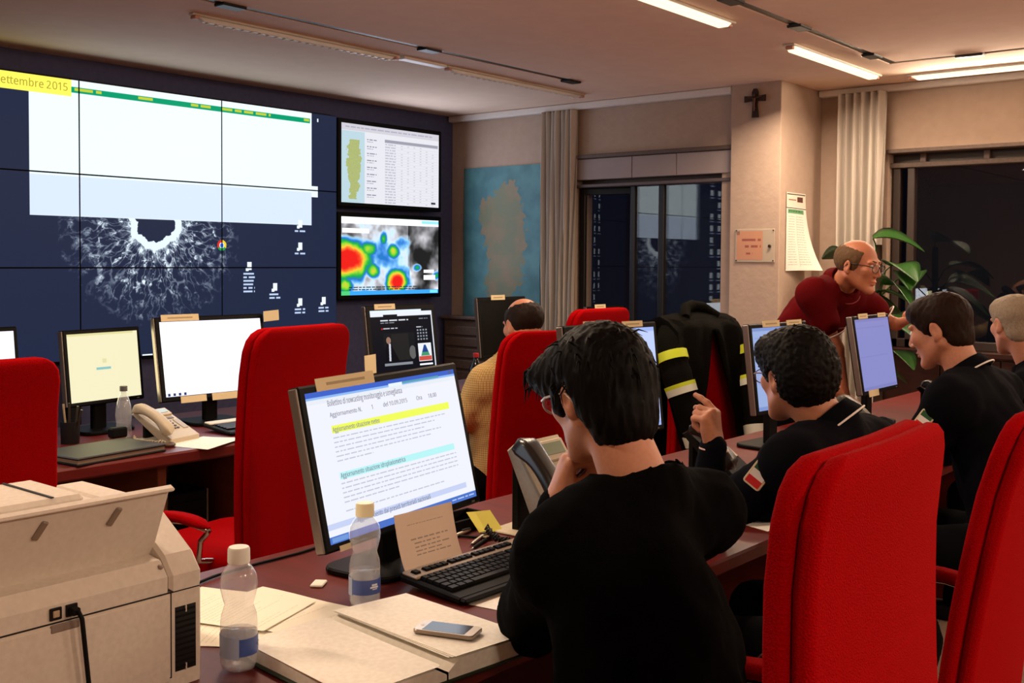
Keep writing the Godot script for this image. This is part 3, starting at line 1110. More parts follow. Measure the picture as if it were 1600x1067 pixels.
func desks() -> void:
	var n := thing("desk", "long dark red-brown desk carrying the printer, notebook and keyboards", "desk", P(3.4, 1.785, 0))
	put("desk_top", boxy(Vector3(0, 0.72, 0), Vector3(0.91, 0.04, 6.4), 0.006), M.wood, n)
	for z in [-3.1, -1.55, 0.0, 1.55, 3.1]:
		put("side_panel", boxy(Vector3(0, 0.35, z), Vector3(0.8, 0.7, 0.035), 0.003), M.wood, n)
	put("back_panel", boxy(Vector3(-0.38, 0.42, 0), Vector3(0.02, 0.55, 6.1), 0.003), M.wood, n)
	var f := thing("desk", "long red-brown desk before the video wall with the white and yellow monitors", "desk", P(3.9, 4.17, 0))
	put("desk_top", boxy(Vector3(0, 0.715, 0), Vector3(0.94, 0.05, 5.4), 0.008), M.wood, f)
	for z in [-2.6, -1.35, -0.15, 1.07, 1.5, 2.6]:
		put("leg_panel", boxy(Vector3(0.1, 0.345, z), Vector3(0.6, 0.69, 0.04), 0.003), M.light_wood if z > 0.5 and z < 2.0 else M.wood, f)
	put("back_panel", boxy(Vector3(-0.4, 0.4, 0), Vector3(0.02, 0.6, 5.1), 0.003), M.wood, f)
	var pc := thing("computer_tower", "black computer tower with silver edges under the front desk", "computer", P(2.62, 4.12, 0), FACE_IN)
	put("case", boxy(Vector3(0, 0.3, -0.02), Vector3(0.19, 0.44, 0.42), 0.006), M.black, pc)
	for s in [-1.0, 1.0]:
		put("edge_strip", boxy(Vector3(s * 0.098, 0.3, 0.185), Vector3(0.008, 0.44, 0.02), 0.002), M.alu, pc)
	put("badge", boxy(Vector3(0, 0.42, 0.192), Vector3(0.03, 0.012, 0.004), 0.001), M.chrome, pc)
	put("drive_door", boxy(Vector3(0, 0.46, 0.191), Vector3(0.15, 0.035, 0.005), 0.001), M.soft_black, pc)
	put("foot_rail", boxy(Vector3(0, 0.04, -0.02), Vector3(0.2, 0.08, 0.38), 0.004), M.soft_black, pc)


# flat monitor: (a, b, h) is the middle of the screen's lower edge
func monitor(label: String, a: float, b: float, h: float, yaw: float, tilt: float, w: float, sh: float, m: Material, opts := {}) -> Node3D:
	var base := P(a, b, TOP)
	var t := thing("monitor", label, "monitor", base + Vector3(-0.05, 0, 0), FACE_IN + deg_to_rad(yaw), opts.get("group", ""))
	var bz: float = opts.get("bezel", 0.018)
	var x := t.transform.affine_inverse() * P(a, b, h)
	var panel := Transform3D(Basis(Vector3.BACK, deg_to_rad(opts.get("roll", 0.0))) * Basis(Vector3.RIGHT, -deg_to_rad(tilt)), x)
	var body := put("housing", boxy(Vector3(0, sh / 2, -0.022), Vector3(w + bz * 2, sh + bz * 2, 0.036), 0.005), opts.get("body", M.black), t)
	body.transform = panel
	put("rear_bulge", boxy(Vector3(0, sh * 0.45, -0.055), Vector3(w * 0.55, sh * 0.5, 0.04), 0.012), opts.get("body", M.black), body)
	put("side_trim", boxy(Vector3(-w / 2 - bz - 0.001, sh / 2, -0.02), Vector3(0.006, sh + bz * 2 - 0.006, 0.026), 0.002), M.alu, body)
	put("screen", sheet(w, sh), m, body, Vector3(0, sh / 2, -0.0035))
	put("power_button", boxy(Vector3(w / 2 - 0.02, -bz * 0.55, -0.003), Vector3(0.014, 0.005, 0.004), 0.001), M.grey_plastic, body)
	for e in opts.get("strips", []):
		# paper name strips taped along the top: [x, width, height]
		var l := put("name_strip", boxy(Vector3(e[0], sh + bz * 0.5 + e[2] * 0.2, -0.003), Vector3(e[1], e[2], 0.0015)), M.label, body)
		put("printed_line", boxy(Vector3(e[0], sh + bz * 0.5 + e[2] * 0.2, -0.002), Vector3(e[1] * 0.66, e[2] * 0.22, 0.0006)), mat(Color(0.66, 0.6, 0.48), 0.8), l)
	for e in opts.get("low_strips", []):
		put("name_strip", boxy(Vector3(e[0], -bz * 0.8, -0.003), Vector3(e[1], e[2], 0.0015)), M.label, body)
	put("stand_neck", boxy(Vector3(0, (h - TOP) * 0.5 + 0.07, x.z - 0.075), Vector3(0.07, (h - TOP) + 0.12, 0.03), 0.006), M.black, t)
	var fo := Shape.new()
	var xf := Transform3D(Basis(Vector3.RIGHT, -PI / 2), Vector3(0, 0, -0.02))
	fo.prism(rrect(opts.get("base", 0.26), 0.21, 0.05, 4), 0.0, 0.016, xf, 0.004)
	put("stand_base", fo, M.black, t)
	if opts.get("light", 0.0) > 0.0:
		area(t.transform * panel * Vector3(0, sh / 2, 0.012), t.transform.basis * panel.basis * Vector3.BACK, Vector2(w, sh), opts.get("color", Color(0.92, 0.95, 1.0)), opts.light, t)
	return t


func document_picture() -> Image:
	var rng := RandomNumberGenerator.new()
	rng.seed = 2
	var i := blank(640, 512, Color(0.93, 0.94, 0.98))
	bar(i, 0, 0, 640, 18, Color(0.22, 0.38, 0.78))
	bar(i, 0, 18, 640, 8, Color(0.55, 0.72, 0.95))
	bar(i, 330, 14, 60, 12, Color(0.9, 0.95, 1.0))
	bar(i, 390, 14, 170, 8, Color(0.35, 0.62, 0.7))
	bar(i, 0, 26, 640, 16, Color(0.9, 0.92, 0.95))
	bar(i, 612, 4, 16, 12, Color(0.3, 0.35, 0.55))
	bar(i, 76, 124, 510, 26, Color(0.93, 0.98, 0.36))
	bar(i, 76, 286, 500, 24, Color(0.72, 0.95, 0.96))
	var grey := Color(0.76, 0.77, 0.83)
	for k in 6:
		print_line(i, 76, 560 - (k * 53) % 130 if k < 5 else 220, 164 + k * 16, 4, grey, rng)
	for k in 5:
		print_line(i, 76, 580 if k < 4 else 300, 322 + k * 16, 4, grey, rng)
	print_line(i, 76, 500, 416, 4, grey, rng)
	bar(i, 0, 446, 600, 20, Color(0.78, 0.82, 0.95))
	bar(i, 0, 488, 640, 24, Color(0.3, 0.45, 0.78))
	bar(i, 8, 492, 60, 16, Color(0.45, 0.6, 0.85))
	print_line(i, 520, 630, 497, 5, Color(0.7, 0.78, 0.95), rng)
	return soft(i, 1.4)


func list_picture(c: Color, line: Color, rows: int, seed_: int) -> Image:
	var rng := RandomNumberGenerator.new()
	rng.seed = seed_
	var i := blank(320, 256, c)
	bar(i, 0, 0, 320, 10, line)
	for k in rows:
		print_line(i, 12, rng.randf_range(180, 300), 30 + k * 210.0 / rows, 3, line, rng)
	bar(i, 0, 244, 320, 12, line)
	return soft(i, 2.5)


func video_page() -> Image:
	var rng := RandomNumberGenerator.new()
	rng.seed = 6
	var i := blank(400, 330, Color(0.04, 0.05, 0.085))
	bar(i, 0, 0, 330, 10, Color(0.85, 0.9, 0.98))
	bar(i, 0, 10, 400, 24, Color(0.86, 0.88, 0.92))
	bar(i, 80, 24, 90, 14, Color(0.04, 0.05, 0.085))
	print_line(i, 60, 240, 52, 7, Color(0.8, 0.82, 0.86), rng)
	print_line(i, 60, 150, 66, 5, Color(0.5, 0.52, 0.56), rng)
	print_line(i, 310, 370, 50, 5, Color(0.5, 0.53, 0.6), rng)
	bar(i, 62, 96, 8, 8, Color(0.85, 0.1, 0.1))
	print_line(i, 74, 170, 96, 6, Color(0.7, 0.72, 0.76), rng)
	# a man in a dark suit at the left of a dim film still
	bar(i, 70, 125, 200, 150, Color(0.07, 0.08, 0.1))
	bar(i, 120, 130, 110, 145, Color(0.12, 0.12, 0.12))
	for y in range(130, 275):
		for x in range(72, 268):
			if Vector2(x - 100, (y - 163) * 0.8).length() < 15:
				i.set_pixel(x, y, Color(0.55, 0.42, 0.36))
			elif y > 180 and absf(x - 100) < 12 + (y - 180) * 0.5:
				i.set_pixel(x, y, Color(0.75, 0.76, 0.8) if absf(x - 106 + (y - 180) * 0.06) < 6 else Color(0.03, 0.035, 0.06))
			elif Vector2(x - 250, (y - 235) * 0.6).length() < 22:
				i.set_pixel(x, y, Color(0.36, 0.36, 0.36))
	bar(i, 64, 286, 180, 14, Color(0.5, 0.52, 0.55))
	for r in 4:
		for c in 4:
			bar(i, 290 + c * 19, 112 + r * 17, 10, 9, Color(0.55, 0.58, 0.62))
	print_line(i, 288, 330, 96, 6, Color(0.7, 0.72, 0.76), rng)
	bar(i, 288, 190, 88, 100, Color(0.86, 0.88, 0.9))
	for y in range(200, 260):
		for x in range(300, 366):
			if absf(x - 333) < 6 + (y - 200) * 0.4:
				i.set_pixel(x, y, Color(0.12, 0.25, 0.5) if y < 240 else Color(0.25, 0.55, 0.4))
	bar(i, 290, 262, 84, 24, Color(0.75, 0.3, 0.25))
	bar(i, 290, 302, 88, 10, Color(0.9, 0.92, 0.95))
	bar(i, 392, 30, 8, 300, Color(0.8, 0.82, 0.86))
	return i


# keyboard facing local +Z (its user), middle at the origin; keys only where they can be told apart
func keyboard(label: String, at: Vector3, turn: float, keys: bool, strip: Material) -> Node3D:
	var t := thing("keyboard", label, "keyboard", at + Vector3(0, 0.004, 0), turn)
	var tip := Basis(Vector3.RIGHT, deg_to_rad(5))
	var body := put("body", boxy(Vector3(0, 0.014, 0), Vector3(0.46, 0.016, 0.19), 0.004, tip), M.soft_black, t)
	put("rear_strip", boxy(tip * Vector3(0, 0.024, -0.068) + Vector3(0, 0.002, 0), Vector3(0.455, 0.008, 0.05), 0.003, tip), strip, t)
	put("front_lip", boxy(tip * Vector3(0, 0.016, 0.1), Vector3(0.46, 0.012, 0.02), 0.005, tip), M.soft_black, t)
	if not keys:
		var rows := 5
		for r in rows:
			put("key_row", boxy(tip * Vector3(0, 0.026, -0.03 + r * 0.021), Vector3(0.43, 0.007, 0.017), 0.002, tip), M.black, t)
		return t
	var sizes := {}
	for r in 6:
		var z := -0.066 if r == 0 else -0.034 + (r - 1) * 0.0205
		var x := -0.218
		var pattern: Array = []
		match r:
			0: pattern = [1, -0.8, 1, 1, 1, 1, -0.4, 1, 1, 1, 1, -0.4, 1, 1, 1, 1, -0.3, 1, 1, 1]
			1: pattern = [1, 1, 1, 1, 1, 1, 1, 1, 1, 1, 1, 1, 1, 2, -0.3, 1, 1, 1, -0.3, 1, 1, 1, 1]
			2: pattern = [1.5, 1, 1, 1, 1, 1, 1, 1, 1, 1, 1, 1, 1, 1.5, -0.3, 1, 1, 1, -0.3, 1, 1, 1, 1]
			3: pattern = [1.8, 1, 1, 1, 1, 1, 1, 1, 1, 1, 1, 1, 2.2, -3.6, 1, 1, 1, 1]
			4: pattern = [1.3, 1, 1, 1, 1, 1, 1, 1, 1, 1, 1, 1, 2.7, -1.3, 1, -1.3, 1, 1, 1, 1]
			5: pattern = [1.4, 1.2, 1.3, 6.4, 1.3, 1.2, 1.2, 1.3, -0.3, 1, 1, 1, -0.3, 2, 1, 1]
		var unit := 0.0194
		for k in pattern:
			if k < 0:
				x += -k * unit
				continue
			if not sizes.has(k):
				var ks := Shape.new()
				var rows2 := []
				for e in [[1.0, 0.0], [1.0, 0.003], [0.82, 0.0085], [0.78, 0.009]]:
					var ring := PackedVector3Array()
					for q in [[-1, -1], [1, -1], [1, 1], [-1, 1]]:
						ring.append(Vector3(q[0] * (k * unit - 0.0016) * 0.5 * (1.0 - (1.0 - e[0]) / k), e[1], q[1] * 0.0092 * e[0]))
					rows2.append(ring)
				for i in 3:
					for j in 4:
						ks.quad(rows2[i][j], rows2[i][(j + 1) % 4], rows2[i + 1][(j + 1) % 4], rows2[i + 1][j], (rows2[i][j] + rows2[i][(j + 1) % 4]) * Vector3(1, 0, 1) + Vector3(0, 0.001, 0))
				ks.quad(rows2[3][0], rows2[3][1], rows2[3][2], rows2[3][3], Vector3.UP)
				sizes[k] = ks.mesh()
			var o := put("key", sizes[k], M.black, t)
			o.transform = Transform3D(tip, tip * Vector3(x + k * unit * 0.5, 0.0225 + (0.004 if r == 0 else 0.0), z))
			x += k * unit
	return t


# desk telephone, its user at local +Z; handset on the left
func desk_phone(label: String, at: Vector3, turn: float, body: Material, hand: Material, steep := 28.0) -> Node3D:
	var t := thing("desk_phone", label, "telephone", at, turn, "desk telephones")
	var s := sin(deg_to_rad(steep))
	var c := cos(deg_to_rad(steep))
	var o := PackedVector2Array([Vector2(0.055, 0.0), Vector2(0.11, 0.0), Vector2(0.11, 0.02), Vector2(0.11 - 0.22 * c, 0.02 + 0.22 * s), Vector2(0.11 - 0.22 * c - 0.02, 0.02 + 0.2 * s), Vector2(0.055, 0.0)])
	o.remove_at(0)
	var b := Shape.new()
	# outline lies in the z-y plane
	b.prism(o, -0.1, 0.07, Transform3D(Basis(Vector3(0, 0, 1), Vector3(0, 1, 0), Vector3(-1, 0, 0)), Vector3.ZERO), 0.004)
	put("body", b, body, t)
	put("rear_foot", boxy(Vector3(0.015, 0.08 * s + 0.02, 0.02 - 0.2 * c * 0.55), Vector3(0.08, 0.16 * s + 0.04, 0.02), 0.003), M.soft_black, t)
	put("cradle", boxy(Vector3(0.015, 0.0025, -0.01), Vector3(0.15, 0.005, 0.16), 0.002), body, t)
	var face := Transform3D(Basis(Vector3.RIGHT, deg_to_rad(steep)) , Vector3(0, 0.02 + 0.11 * s, 0.11 - 0.11 * c))
	var up := put("raised_panel", boxy(Vector3(0.035, 0.004, -0.075), Vector3(0.11, 0.012, 0.05), 0.003), body, t)
	up.transform = face
	var lcd := put("display", boxy(Vector3(0.035, 0.0106, -0.078), Vector3(0.085, 0.002, 0.028), 0.0005), mat(Color(0.45, 0.52, 0.42), 0.25), t)
	lcd.transform = face
	var dial := put("dark_strip", boxy(Vector3(0.03, 0.001, -0.032), Vector3(0.1, 0.004, 0.012), 0.001), mat(Color(0.3, 0.24, 0.2), 0.5), t)
	dial.transform = face
	for r in 4:
		for q in 3:
			var k := put("key", boxy(Vector3(0.0 + q * 0.018, 0.002, -0.008 + r * 0.017), Vector3(0.012, 0.006, 0.01), 0.002), M.grey_plastic, t)
			k.transform = face
	var col := put("memory_key_block", boxy(Vector3(0.075, 0.001, 0.018), Vector3(0.03, 0.004, 0.07), 0.001), mat(Color(0.62, 0.56, 0.47), 0.5), t)
	col.transform = face
	# handset: a bowed bar with an ear and a mouth cup
	var h := Shape.new()
	var rows := []
	for i in 17:
		var u := i / 16.0
		var z := -0.11 + 0.22 * u
		var y := 0.03 + 0.022 * sin(PI * u)
		var fat: float = 1.0 + 0.5 * exp(-pow((u - 0.1) / 0.13, 2.0)) + 0.5 * exp(-pow((u - 0.9) / 0.13, 2.0))
		var end: float = sqrt(clampf(1.0 - pow(absf(u - 0.5) * 2.0, 14.0), 0.02, 1.0))
		rows.append(ring3(rrect(0.052 * (0.85 + 0.15 * fat) * end, 0.031 * fat * end, 0.013 * end, 3), Transform3D(Basis.IDENTITY, Vector3(-0.082, y - 0.007 * (fat - 1.0), z))))
	h.grid(rows)
	var hs := put("handset", h, hand, t)
	hs.transform = face
	var cord := []
	for i in 60:
		var u := i / 59.0
		cord.append(Vector3(-0.1 - 0.05 * sin(PI * u) + 0.008 * cos(i * 1.9), 0.012 + 0.008 * sin(i * 1.9) + 0.01 * u, 0.1 - 0.16 * u))
	var cs := Shape.new()
	cs.tube(cord, 0.0025, 5)
	put("coiled_cord", cs, hand, t)
	return t


func bottle(label: String, at: Vector3, level: float, blue: Color, cap: Color, turn: float, clear: Material) -> Node3D:
	var t := thing("water_bottle", label, "bottle", at, turn, "half-empty plastic water bottles")
	var prof := [[0.0, 0.004], [0.022, 0.002], [0.031, 0.006], [0.034, 0.018], [0.034, 0.085], [0.0335, 0.092], [0.032, 0.105], [0.0275, 0.118], [0.0265, 0.124], [0.029, 0.132], [0.0335, 0.15], [0.0345, 0.163], [0.032, 0.178], [0.026, 0.189], [0.0185, 0.198], [0.017, 0.204], [0.017, 0.214]]
	var rows := []
	for p in prof:
		var ring := PackedVector3Array()
		for k in 40:
			var an := TAU * k / 40
			# petal foot
			var r: float = p[0] * (1.0 - (0.1 * (0.5 + 0.5 * cos(an * 5.0)) if p[1] < 0.01 else 0.0))
			ring.append(Vector3(cos(an) * r, p[1], sin(an) * r))
		rows.append(ring)
	var s := Shape.new()
	s.grid(rows, true, 1)
	put("bottle_wall", s, clear, t)
	var w := Shape.new()
	var pw := [[0.0, 0.007], [0.02, 0.006], [0.0295, 0.009], [0.0325, 0.02], [0.0325, level - 0.0005], [0.0, level]]
	w.lathe(pw, 32, Transform3D.IDENTITY, 0)
	put("water", w, M.water, t)
	var l := Shape.new()
	l.lathe([[0.0347, 0.034], [0.0347, 0.066]], 40, Transform3D.IDENTITY, 0)
	put("label_band", l, mat(blue, 0.4), t)
	var pale := Shape.new()
	var arc := []
	for y in [0.03, 0.07]:
		var ring := PackedVector3Array()
		for k in 16:
			var an := PI * 0.9 + PI * 0.8 * k / 15.0
			ring.append(Vector3(cos(an) * 0.0351, y, sin(an) * 0.0351))
		arc.append(ring)
	pale.grid(arc, false)
	put("label_side", pale, mat(Color(0.62, 0.68, 0.8), 0.4), t)
	# the white mark printed on the label
	for e in [[0.2, 0.055, 0.014, 0.004], [0.24, 0.05, 0.02, 0.0035], [0.18, 0.0455, 0.012, 0.0015]]:
		var an: float = PI * 0.35 + e[0]
		put("label_print", boxy(Vector3(cos(an) * 0.035, e[1], sin(an) * 0.035), Vector3(e[2], e[3], 0.0012), 0.0, Basis(Vector3.UP, PI / 2 - an)), mat(Color(0.9, 0.92, 0.96), 0.5), t)
	var c := Shape.new()
	var cr := []
	for e in [[0.0195, 0.2], [0.02, 0.204], [0.0196, 0.225], [0.0175, 0.229]]:
		var ring := PackedVector3Array()
		for k in 48:
			var an := TAU * k / 48
			var r: float = e[0] * (1.0 + (0.03 if k % 2 else 0.0))
			ring.append(Vector3(cos(an) * r, e[1], sin(an) * r))
		cr.append(ring)
	c.grid(cr)
	put("cap", c, mat(cap, 0.5), t)
	return t


func near_row() -> void:
	M.water = pane(Color(0.85, 0.88, 0.9), 0.22, 0.05)
	M.pet = pane(Color(0.9, 0.92, 0.95), 0.2, 0.08)
	printer()
	# --- monitors of the near row
	var doc := screen_mat(document_picture(), 0.9)
	var m1 := monitor("near monitor showing a text bulletin with yellow and cyan bars", 1.8725, 1.864, 0.868, 5.9, 12.6, 0.5585, 0.3424, doc, {"strips": [[-0.14, 0.2, 0.03]], "low_strips": [[-0.235, 0.037, 0.013]], "base": 0.3, "light": 0.05, "group": "monitors on the near desk", "roll": 1.2})
	var body: Node3D = m1.get_node("housing")
	var ink := glow(Color(0.42, 0.44, 0.52), 1.0)
	for e in [["Bollettino di nowcasting monitoraggio e sorveglianza", -0.2, 0.287, 0.0172, 0.62], ["Aggiornamento N.", -0.198, 0.262, 0.0133, 0.95], ["1", -0.063, 0.262, 0.0133, 1.0], ["del 10.09.2015", -0.023, 0.262, 0.0133, 1.0], ["Ora", 0.098, 0.262, 0.0133, 1.0], ["18.00", 0.143, 0.262, 0.0133, 1.0], ["Aggiornamento situazione meteo", -0.197, 0.2295, 0.0143, 0.72], ["Aggiornamento situazione idropluviometrica", -0.197, 0.13, 0.0143, 0.76], ["Aggiornamento dai presidi territoriali nazionali", -0.17, 0.03, 0.0143, 0.85]]:
		letters(e[0], e[3] * 1.07, Transform3D(Basis.IDENTITY, Vector3(e[1] * 1.07, (e[2] + 0.004) * 1.07, -0.0031)), ink, body, "document_heading", false, false, e[4])
	var listing := screen_mat(list_picture(Color(0.72, 0.78, 0.95), Color(0.6, 0.68, 0.9), 4, 31), 1.0)
	monitor("monitor with a pale blue list right behind the black-haired person", 2.9, 1.94, 0.955, -8, 7.0, 0.41, 0.328, listing, {"strips": [[-0.07, 0.125, 0.028], [0.1, 0.1, 0.02]], "light": 0.035, "group": "monitors on the near desk"})
	var listing2 := screen_mat(list_picture(Color(0.6, 0.68, 0.86), Color(0.5, 0.58, 0.8), 3, 32), 0.9)
	monitor("monitor before the curly-haired man in glasses, blue desktop", 4.116, 1.943, 0.91, -5, 7, 0.41, 0.329, listing2, {"strips": [[-0.06, 0.13, 0.026], [0.12, 0.12, 0.022]], "light": 0.03, "group": "monitors on the near desk"})
	monitor("lilac-lit monitor under the leaning man's arm", 5.027, 1.896, 0.913, 0, 9.5, 0.409, 0.33, screen_mat(list_picture(Color(0.55, 0.56, 0.8), Color(0.51, 0.52, 0.76), 2, 33), 0.85), {"strips": [[-0.1, 0.11, 0.024], [0.13, 0.1, 0.02]], "low_strips": [[-0.1, 0.12, 0.03]], "light": 0.025, "group": "monitors on the near desk"})
	# --- keyboards
	var silver := mat(Color(0.62, 0.55, 0.47), 0.45, 0.15)
	keyboard("black keyboard with a silver strip below the text bulletin", P(1.975, 1.68, TOP), FACE_IN, true, silver)
	keyboard("black keyboard on the desk before the pale blue list", P(3.05, 1.6, TOP), FACE_IN, false, silver)
	keyboard("dark keyboard below the lilac-lit monitor", P(5.0, 1.6, TOP), FACE_IN, false, M.soft_black)
	# --- telephones
	var dark_hand := mat(Color(0.09, 0.085, 0.075), 0.3)
	var big_phone := desk_phone("cream phone with a tall black handset beside the seated person's chin", P(2.365, 1.86, TOP), FACE_IN + 0.05, M.cream, dark_hand, 56.0)
	big_phone.scale = Vector3.ONE * 1.28
	desk_phone("black phone between the pointing hand and the pale blue list monitor", P(3.45, 1.92, TOP), FACE_IN + 0.1, M.soft_black, dark_hand, 38.0)
	desk_phone("grey phone behind the curly-haired man's shoulder", P(4.62, 1.86, TOP), FACE_IN, mat(Color(0.3, 0.29, 0.26), 0.5), mat(Color(0.33, 0.32, 0.28), 0.45), 38.0)
	desk_phone("dark phone beside the lilac-lit monitor", P(5.52, 1.8, TOP), FACE_IN, M.soft_black, dark_hand, 36.0)
	# --- water bottles
	bottle("plastic water bottle with blue label standing against the printer", P(1.209, 1.65, TOP), 0.075, Color(0.24, 0.34, 0.62), Color(0.88, 0.87, 0.83), 2.2, M.pet)
	bottle("plastic water bottle with blue label before the text bulletin", P(1.61, 1.745, TOP), 0.082, Color(0.27, 0.36, 0.64), Color(0.97, 0.95, 0.8), 1.2, M.pet)
	papers_and_notebook()
	desk_clutter()


func page_picture(seed_: int, tone: Color) -> Image:
	var rng := RandomNumberGenerator.new()
	rng.seed = seed_
	var i := blank(210, 297, tone)
	for k in 24:
		if rng.randf() < 0.75:
			print_line(i, 18, rng.randf_range(110, 195), 20 + k * 11, 2, tone.darkened(0.12), rng)
	return soft(i, 1.6)


func papers_and_notebook() -> void:
	var pm := picture_mat(page_picture(41, Color(0.95, 0.93, 0.86)))
	# loose sheets below the notebook: centre (a, b), turn, level
	var k := 0
	for e in [[1.4, 1.94, 0.35, "topmost loose printed sheet beside the open notebook"], [1.46, 1.86, 0.12, "loose printed sheet lowest below the open notebook"], [1.36, 1.8, 0.6, "loose printed sheet sticking out towards the printer"]]:
		var rows := []
		var bs := Basis(Vector3.UP, FACE_IN + e[2])
		for i in 7:
			var row := PackedVector3Array()
			for j in 5:
				var wob: float = 0.0015 + 0.0022 * (2 - k if k else 2.6) + 0.0008 * sin(i * 1.3 + j + k * 2.0)
				row.append(P(e[0], e[1], TOP + wob) + bs * Vector3((j / 4.0 - 0.5) * 0.21, 0, (i / 6.0 - 0.5) * 0.297))
			rows.append(row)
		tag(put("paper_sheet", paper_sheet(rows, 0.0006), pm), e[3], "paper", "loose sheets on the near desk")
		k += 1
	# thick open register
	var t := thing("open_notebook", "thick open notebook with blank cream pages and a green cover", "notebook", P(1.43, 1.5, TOP), FACE_IN - 0.1)
	put("cover", boxy(Vector3(0, 0.003, 0.005), Vector3(0.42, 0.006, 0.38), 0.002), mat(Color(0.1, 0.16, 0.09), 0.6), t)
	for side in [-1.0, 1.0]:
		var th := 0.034 if side > 0 else 0.026
		var W := 0.2
		var s := Shape.new()
		var rows := []
		for i in 13:
			var u := i / 12.0
			var y: float = 0.006 + th * (1.0 - pow(1.0 - clampf(u / 0.22, 0, 1), 2.0) * 0.6) * (1.0 - 0.12 * u)
			var x: float = side * (0.002 + W * u)
			rows.append(PackedVector3Array([Vector3(x, 0.006, -0.18), Vector3(x, y, -0.18), Vector3(x, y, 0.19), Vector3(x, 0.006, 0.19)]))
		for i in 12:
			for j in 4:
				s.quad(rows[i][j], rows[i][(j + 1) % 4], rows[i + 1][(j + 1) % 4], rows[i + 1][j], [Vector3(0, 0, -1), Vector3.UP, Vector3(0, 0, 1), Vector3.DOWN][j])
		s.quad(rows[12][0], rows[12][1], rows[12][2], rows[12][3], Vector3(side, 0, 0))
		put("page_block", s, M.paper, t)
		for q in 3:
			put("loose_page", boxy(Vector3(side * (0.105 + 0.002 * q), 0.006 + th * 0.9 + 0.0015 + q * 0.0012 + (0.001 if side > 0 else 0.0), 0.004 * q), Vector3(0.19, 0.0006, 0.36), 0.0, Basis(Vector3.UP, 0.012 * q * side) * Basis(Vector3.BACK, -0.025 * side)), M.paper, t)
	# smartphone lying on the notebook
	var ph := thing("smartphone", "white smartphone with a dark screen lying on the notebook", "smartphone", P(1.512, 1.405, TOP + 0.0455), FACE_IN + PI / 2 + 0.35)
	var lie := Transform3D(Basis(Vector3.RIGHT, -PI / 2), Vector3.ZERO)
	var b := Shape.new()
	b.prism(rrect(0.124, 0.059, 0.009, 5), 0.0, 0.0076, lie, 0.0012)
	put("metal_edge", b, mat(Color(0.55, 0.5, 0.45), 0.3, 0.7), ph)
	var fr := Shape.new()
	fr.prism(rrect(0.121, 0.056, 0.008, 5), 0.0072, 0.0082, lie)
	put("white_front", fr, mat(Color(0.88, 0.85, 0.8), 0.2), ph)
	put("screen", boxy(Vector3(0, 0.0083, 0), Vector3(0.087, 0.0006, 0.05)), mat(Color(0.06, 0.055, 0.06), 0.12), ph)
	var hb := Shape.new()
	hb.lathe([[0.005, 0.0082], [0.005, 0.0087], [0.004, 0.0087]], 14, Transform3D(Basis.IDENTITY, Vector3(0.052, 0, 0)))
	put("home_button", hb, mat(Color(0.8, 0.77, 0.72), 0.3), ph)
	# printed sheet propped up against the near monitor and bowed at its foot
	var pi := blank(210, 260, Color(0.86, 0.78, 0.7))
	var rng := RandomNumberGenerator.new()
	rng.seed = 51
	print_line(pi, 40, 170, 30, 2, Color(0.66, 0.6, 0.55), rng)
	for q in 5:
		print_line(pi, 55 if q else 45, 150 if q % 2 else 180, 70 + q * 13, 4, Color(0.62, 0.56, 0.51), rng)
	for q in 3:
		print_line(pi, 40, 165, 170 + q * 16, 2, Color(0.66, 0.6, 0.55), rng)
	var rows3 := []
	for i in 11:
		var u := i / 10.0
		var row := PackedVector3Array()
		for j in 6:
			var a := 1.78 + 0.2 * (j / 5.0) + 0.01 * u
			var yy := TOP + 0.006 + 0.15 * pow(1.0 - u, 1.75)
			var bb := 1.842 - 0.012 * (1.0 - u) - 0.05 * u - 0.015 * pow(u, 2.0)
			row.append(P(a, bb, yy))
		rows3.append(row)
	tag(put("propped_sheet", paper_sheet(rows3, 0.0006), picture_mat(pi)), "printed sheet propped up between the keyboard and the near monitor", "paper")


func flat_paper(called: String, label: String, at: Vector3, turn: float, w: float, l: float, m: Material, lift := 0.0, group := "") -> void:
	var rows := []
	var bs := Basis(Vector3.UP, turn)
	for i in 5:
		var row := PackedVector3Array()
		for j in 5:
			row.append(at + bs * Vector3((j / 4.0 - 0.5) * w, 0.001 + lift * pow(i / 4.0, 2.0) * (j / 4.0), (i / 4.0 - 0.5) * l))
		rows.append(row)
	tag(put(called, paper_sheet(rows, 0.0006), m), label, "paper", group)


func pen(label: String, at: Vector3, dir: Vector3, m: Material, tip: Material, L := 0.14) -> void:
	var t := thing("pen", label, "pen", at, 0.0, "pens lying by the near monitor")
	var d := dir.normalized()
	var s := Shape.new()
	s.tube([d * 0.012, d * 0.03, d * L], [0.0025, 0.0045, 0.0045], 8)
	put("barrel", s, m, t)
	var p := Shape.new()
	p.tube([Vector3.ZERO, d * 0.012], [0.0008, 0.0025], 8)
	put("tip", p, tip, t)
	put("clip", boxy(d * (L - 0.02) + Vector3(0, 0.0055, 0), Vector3(0.003, 0.002, 0.003) + d.abs() * 0.03), tip, t)


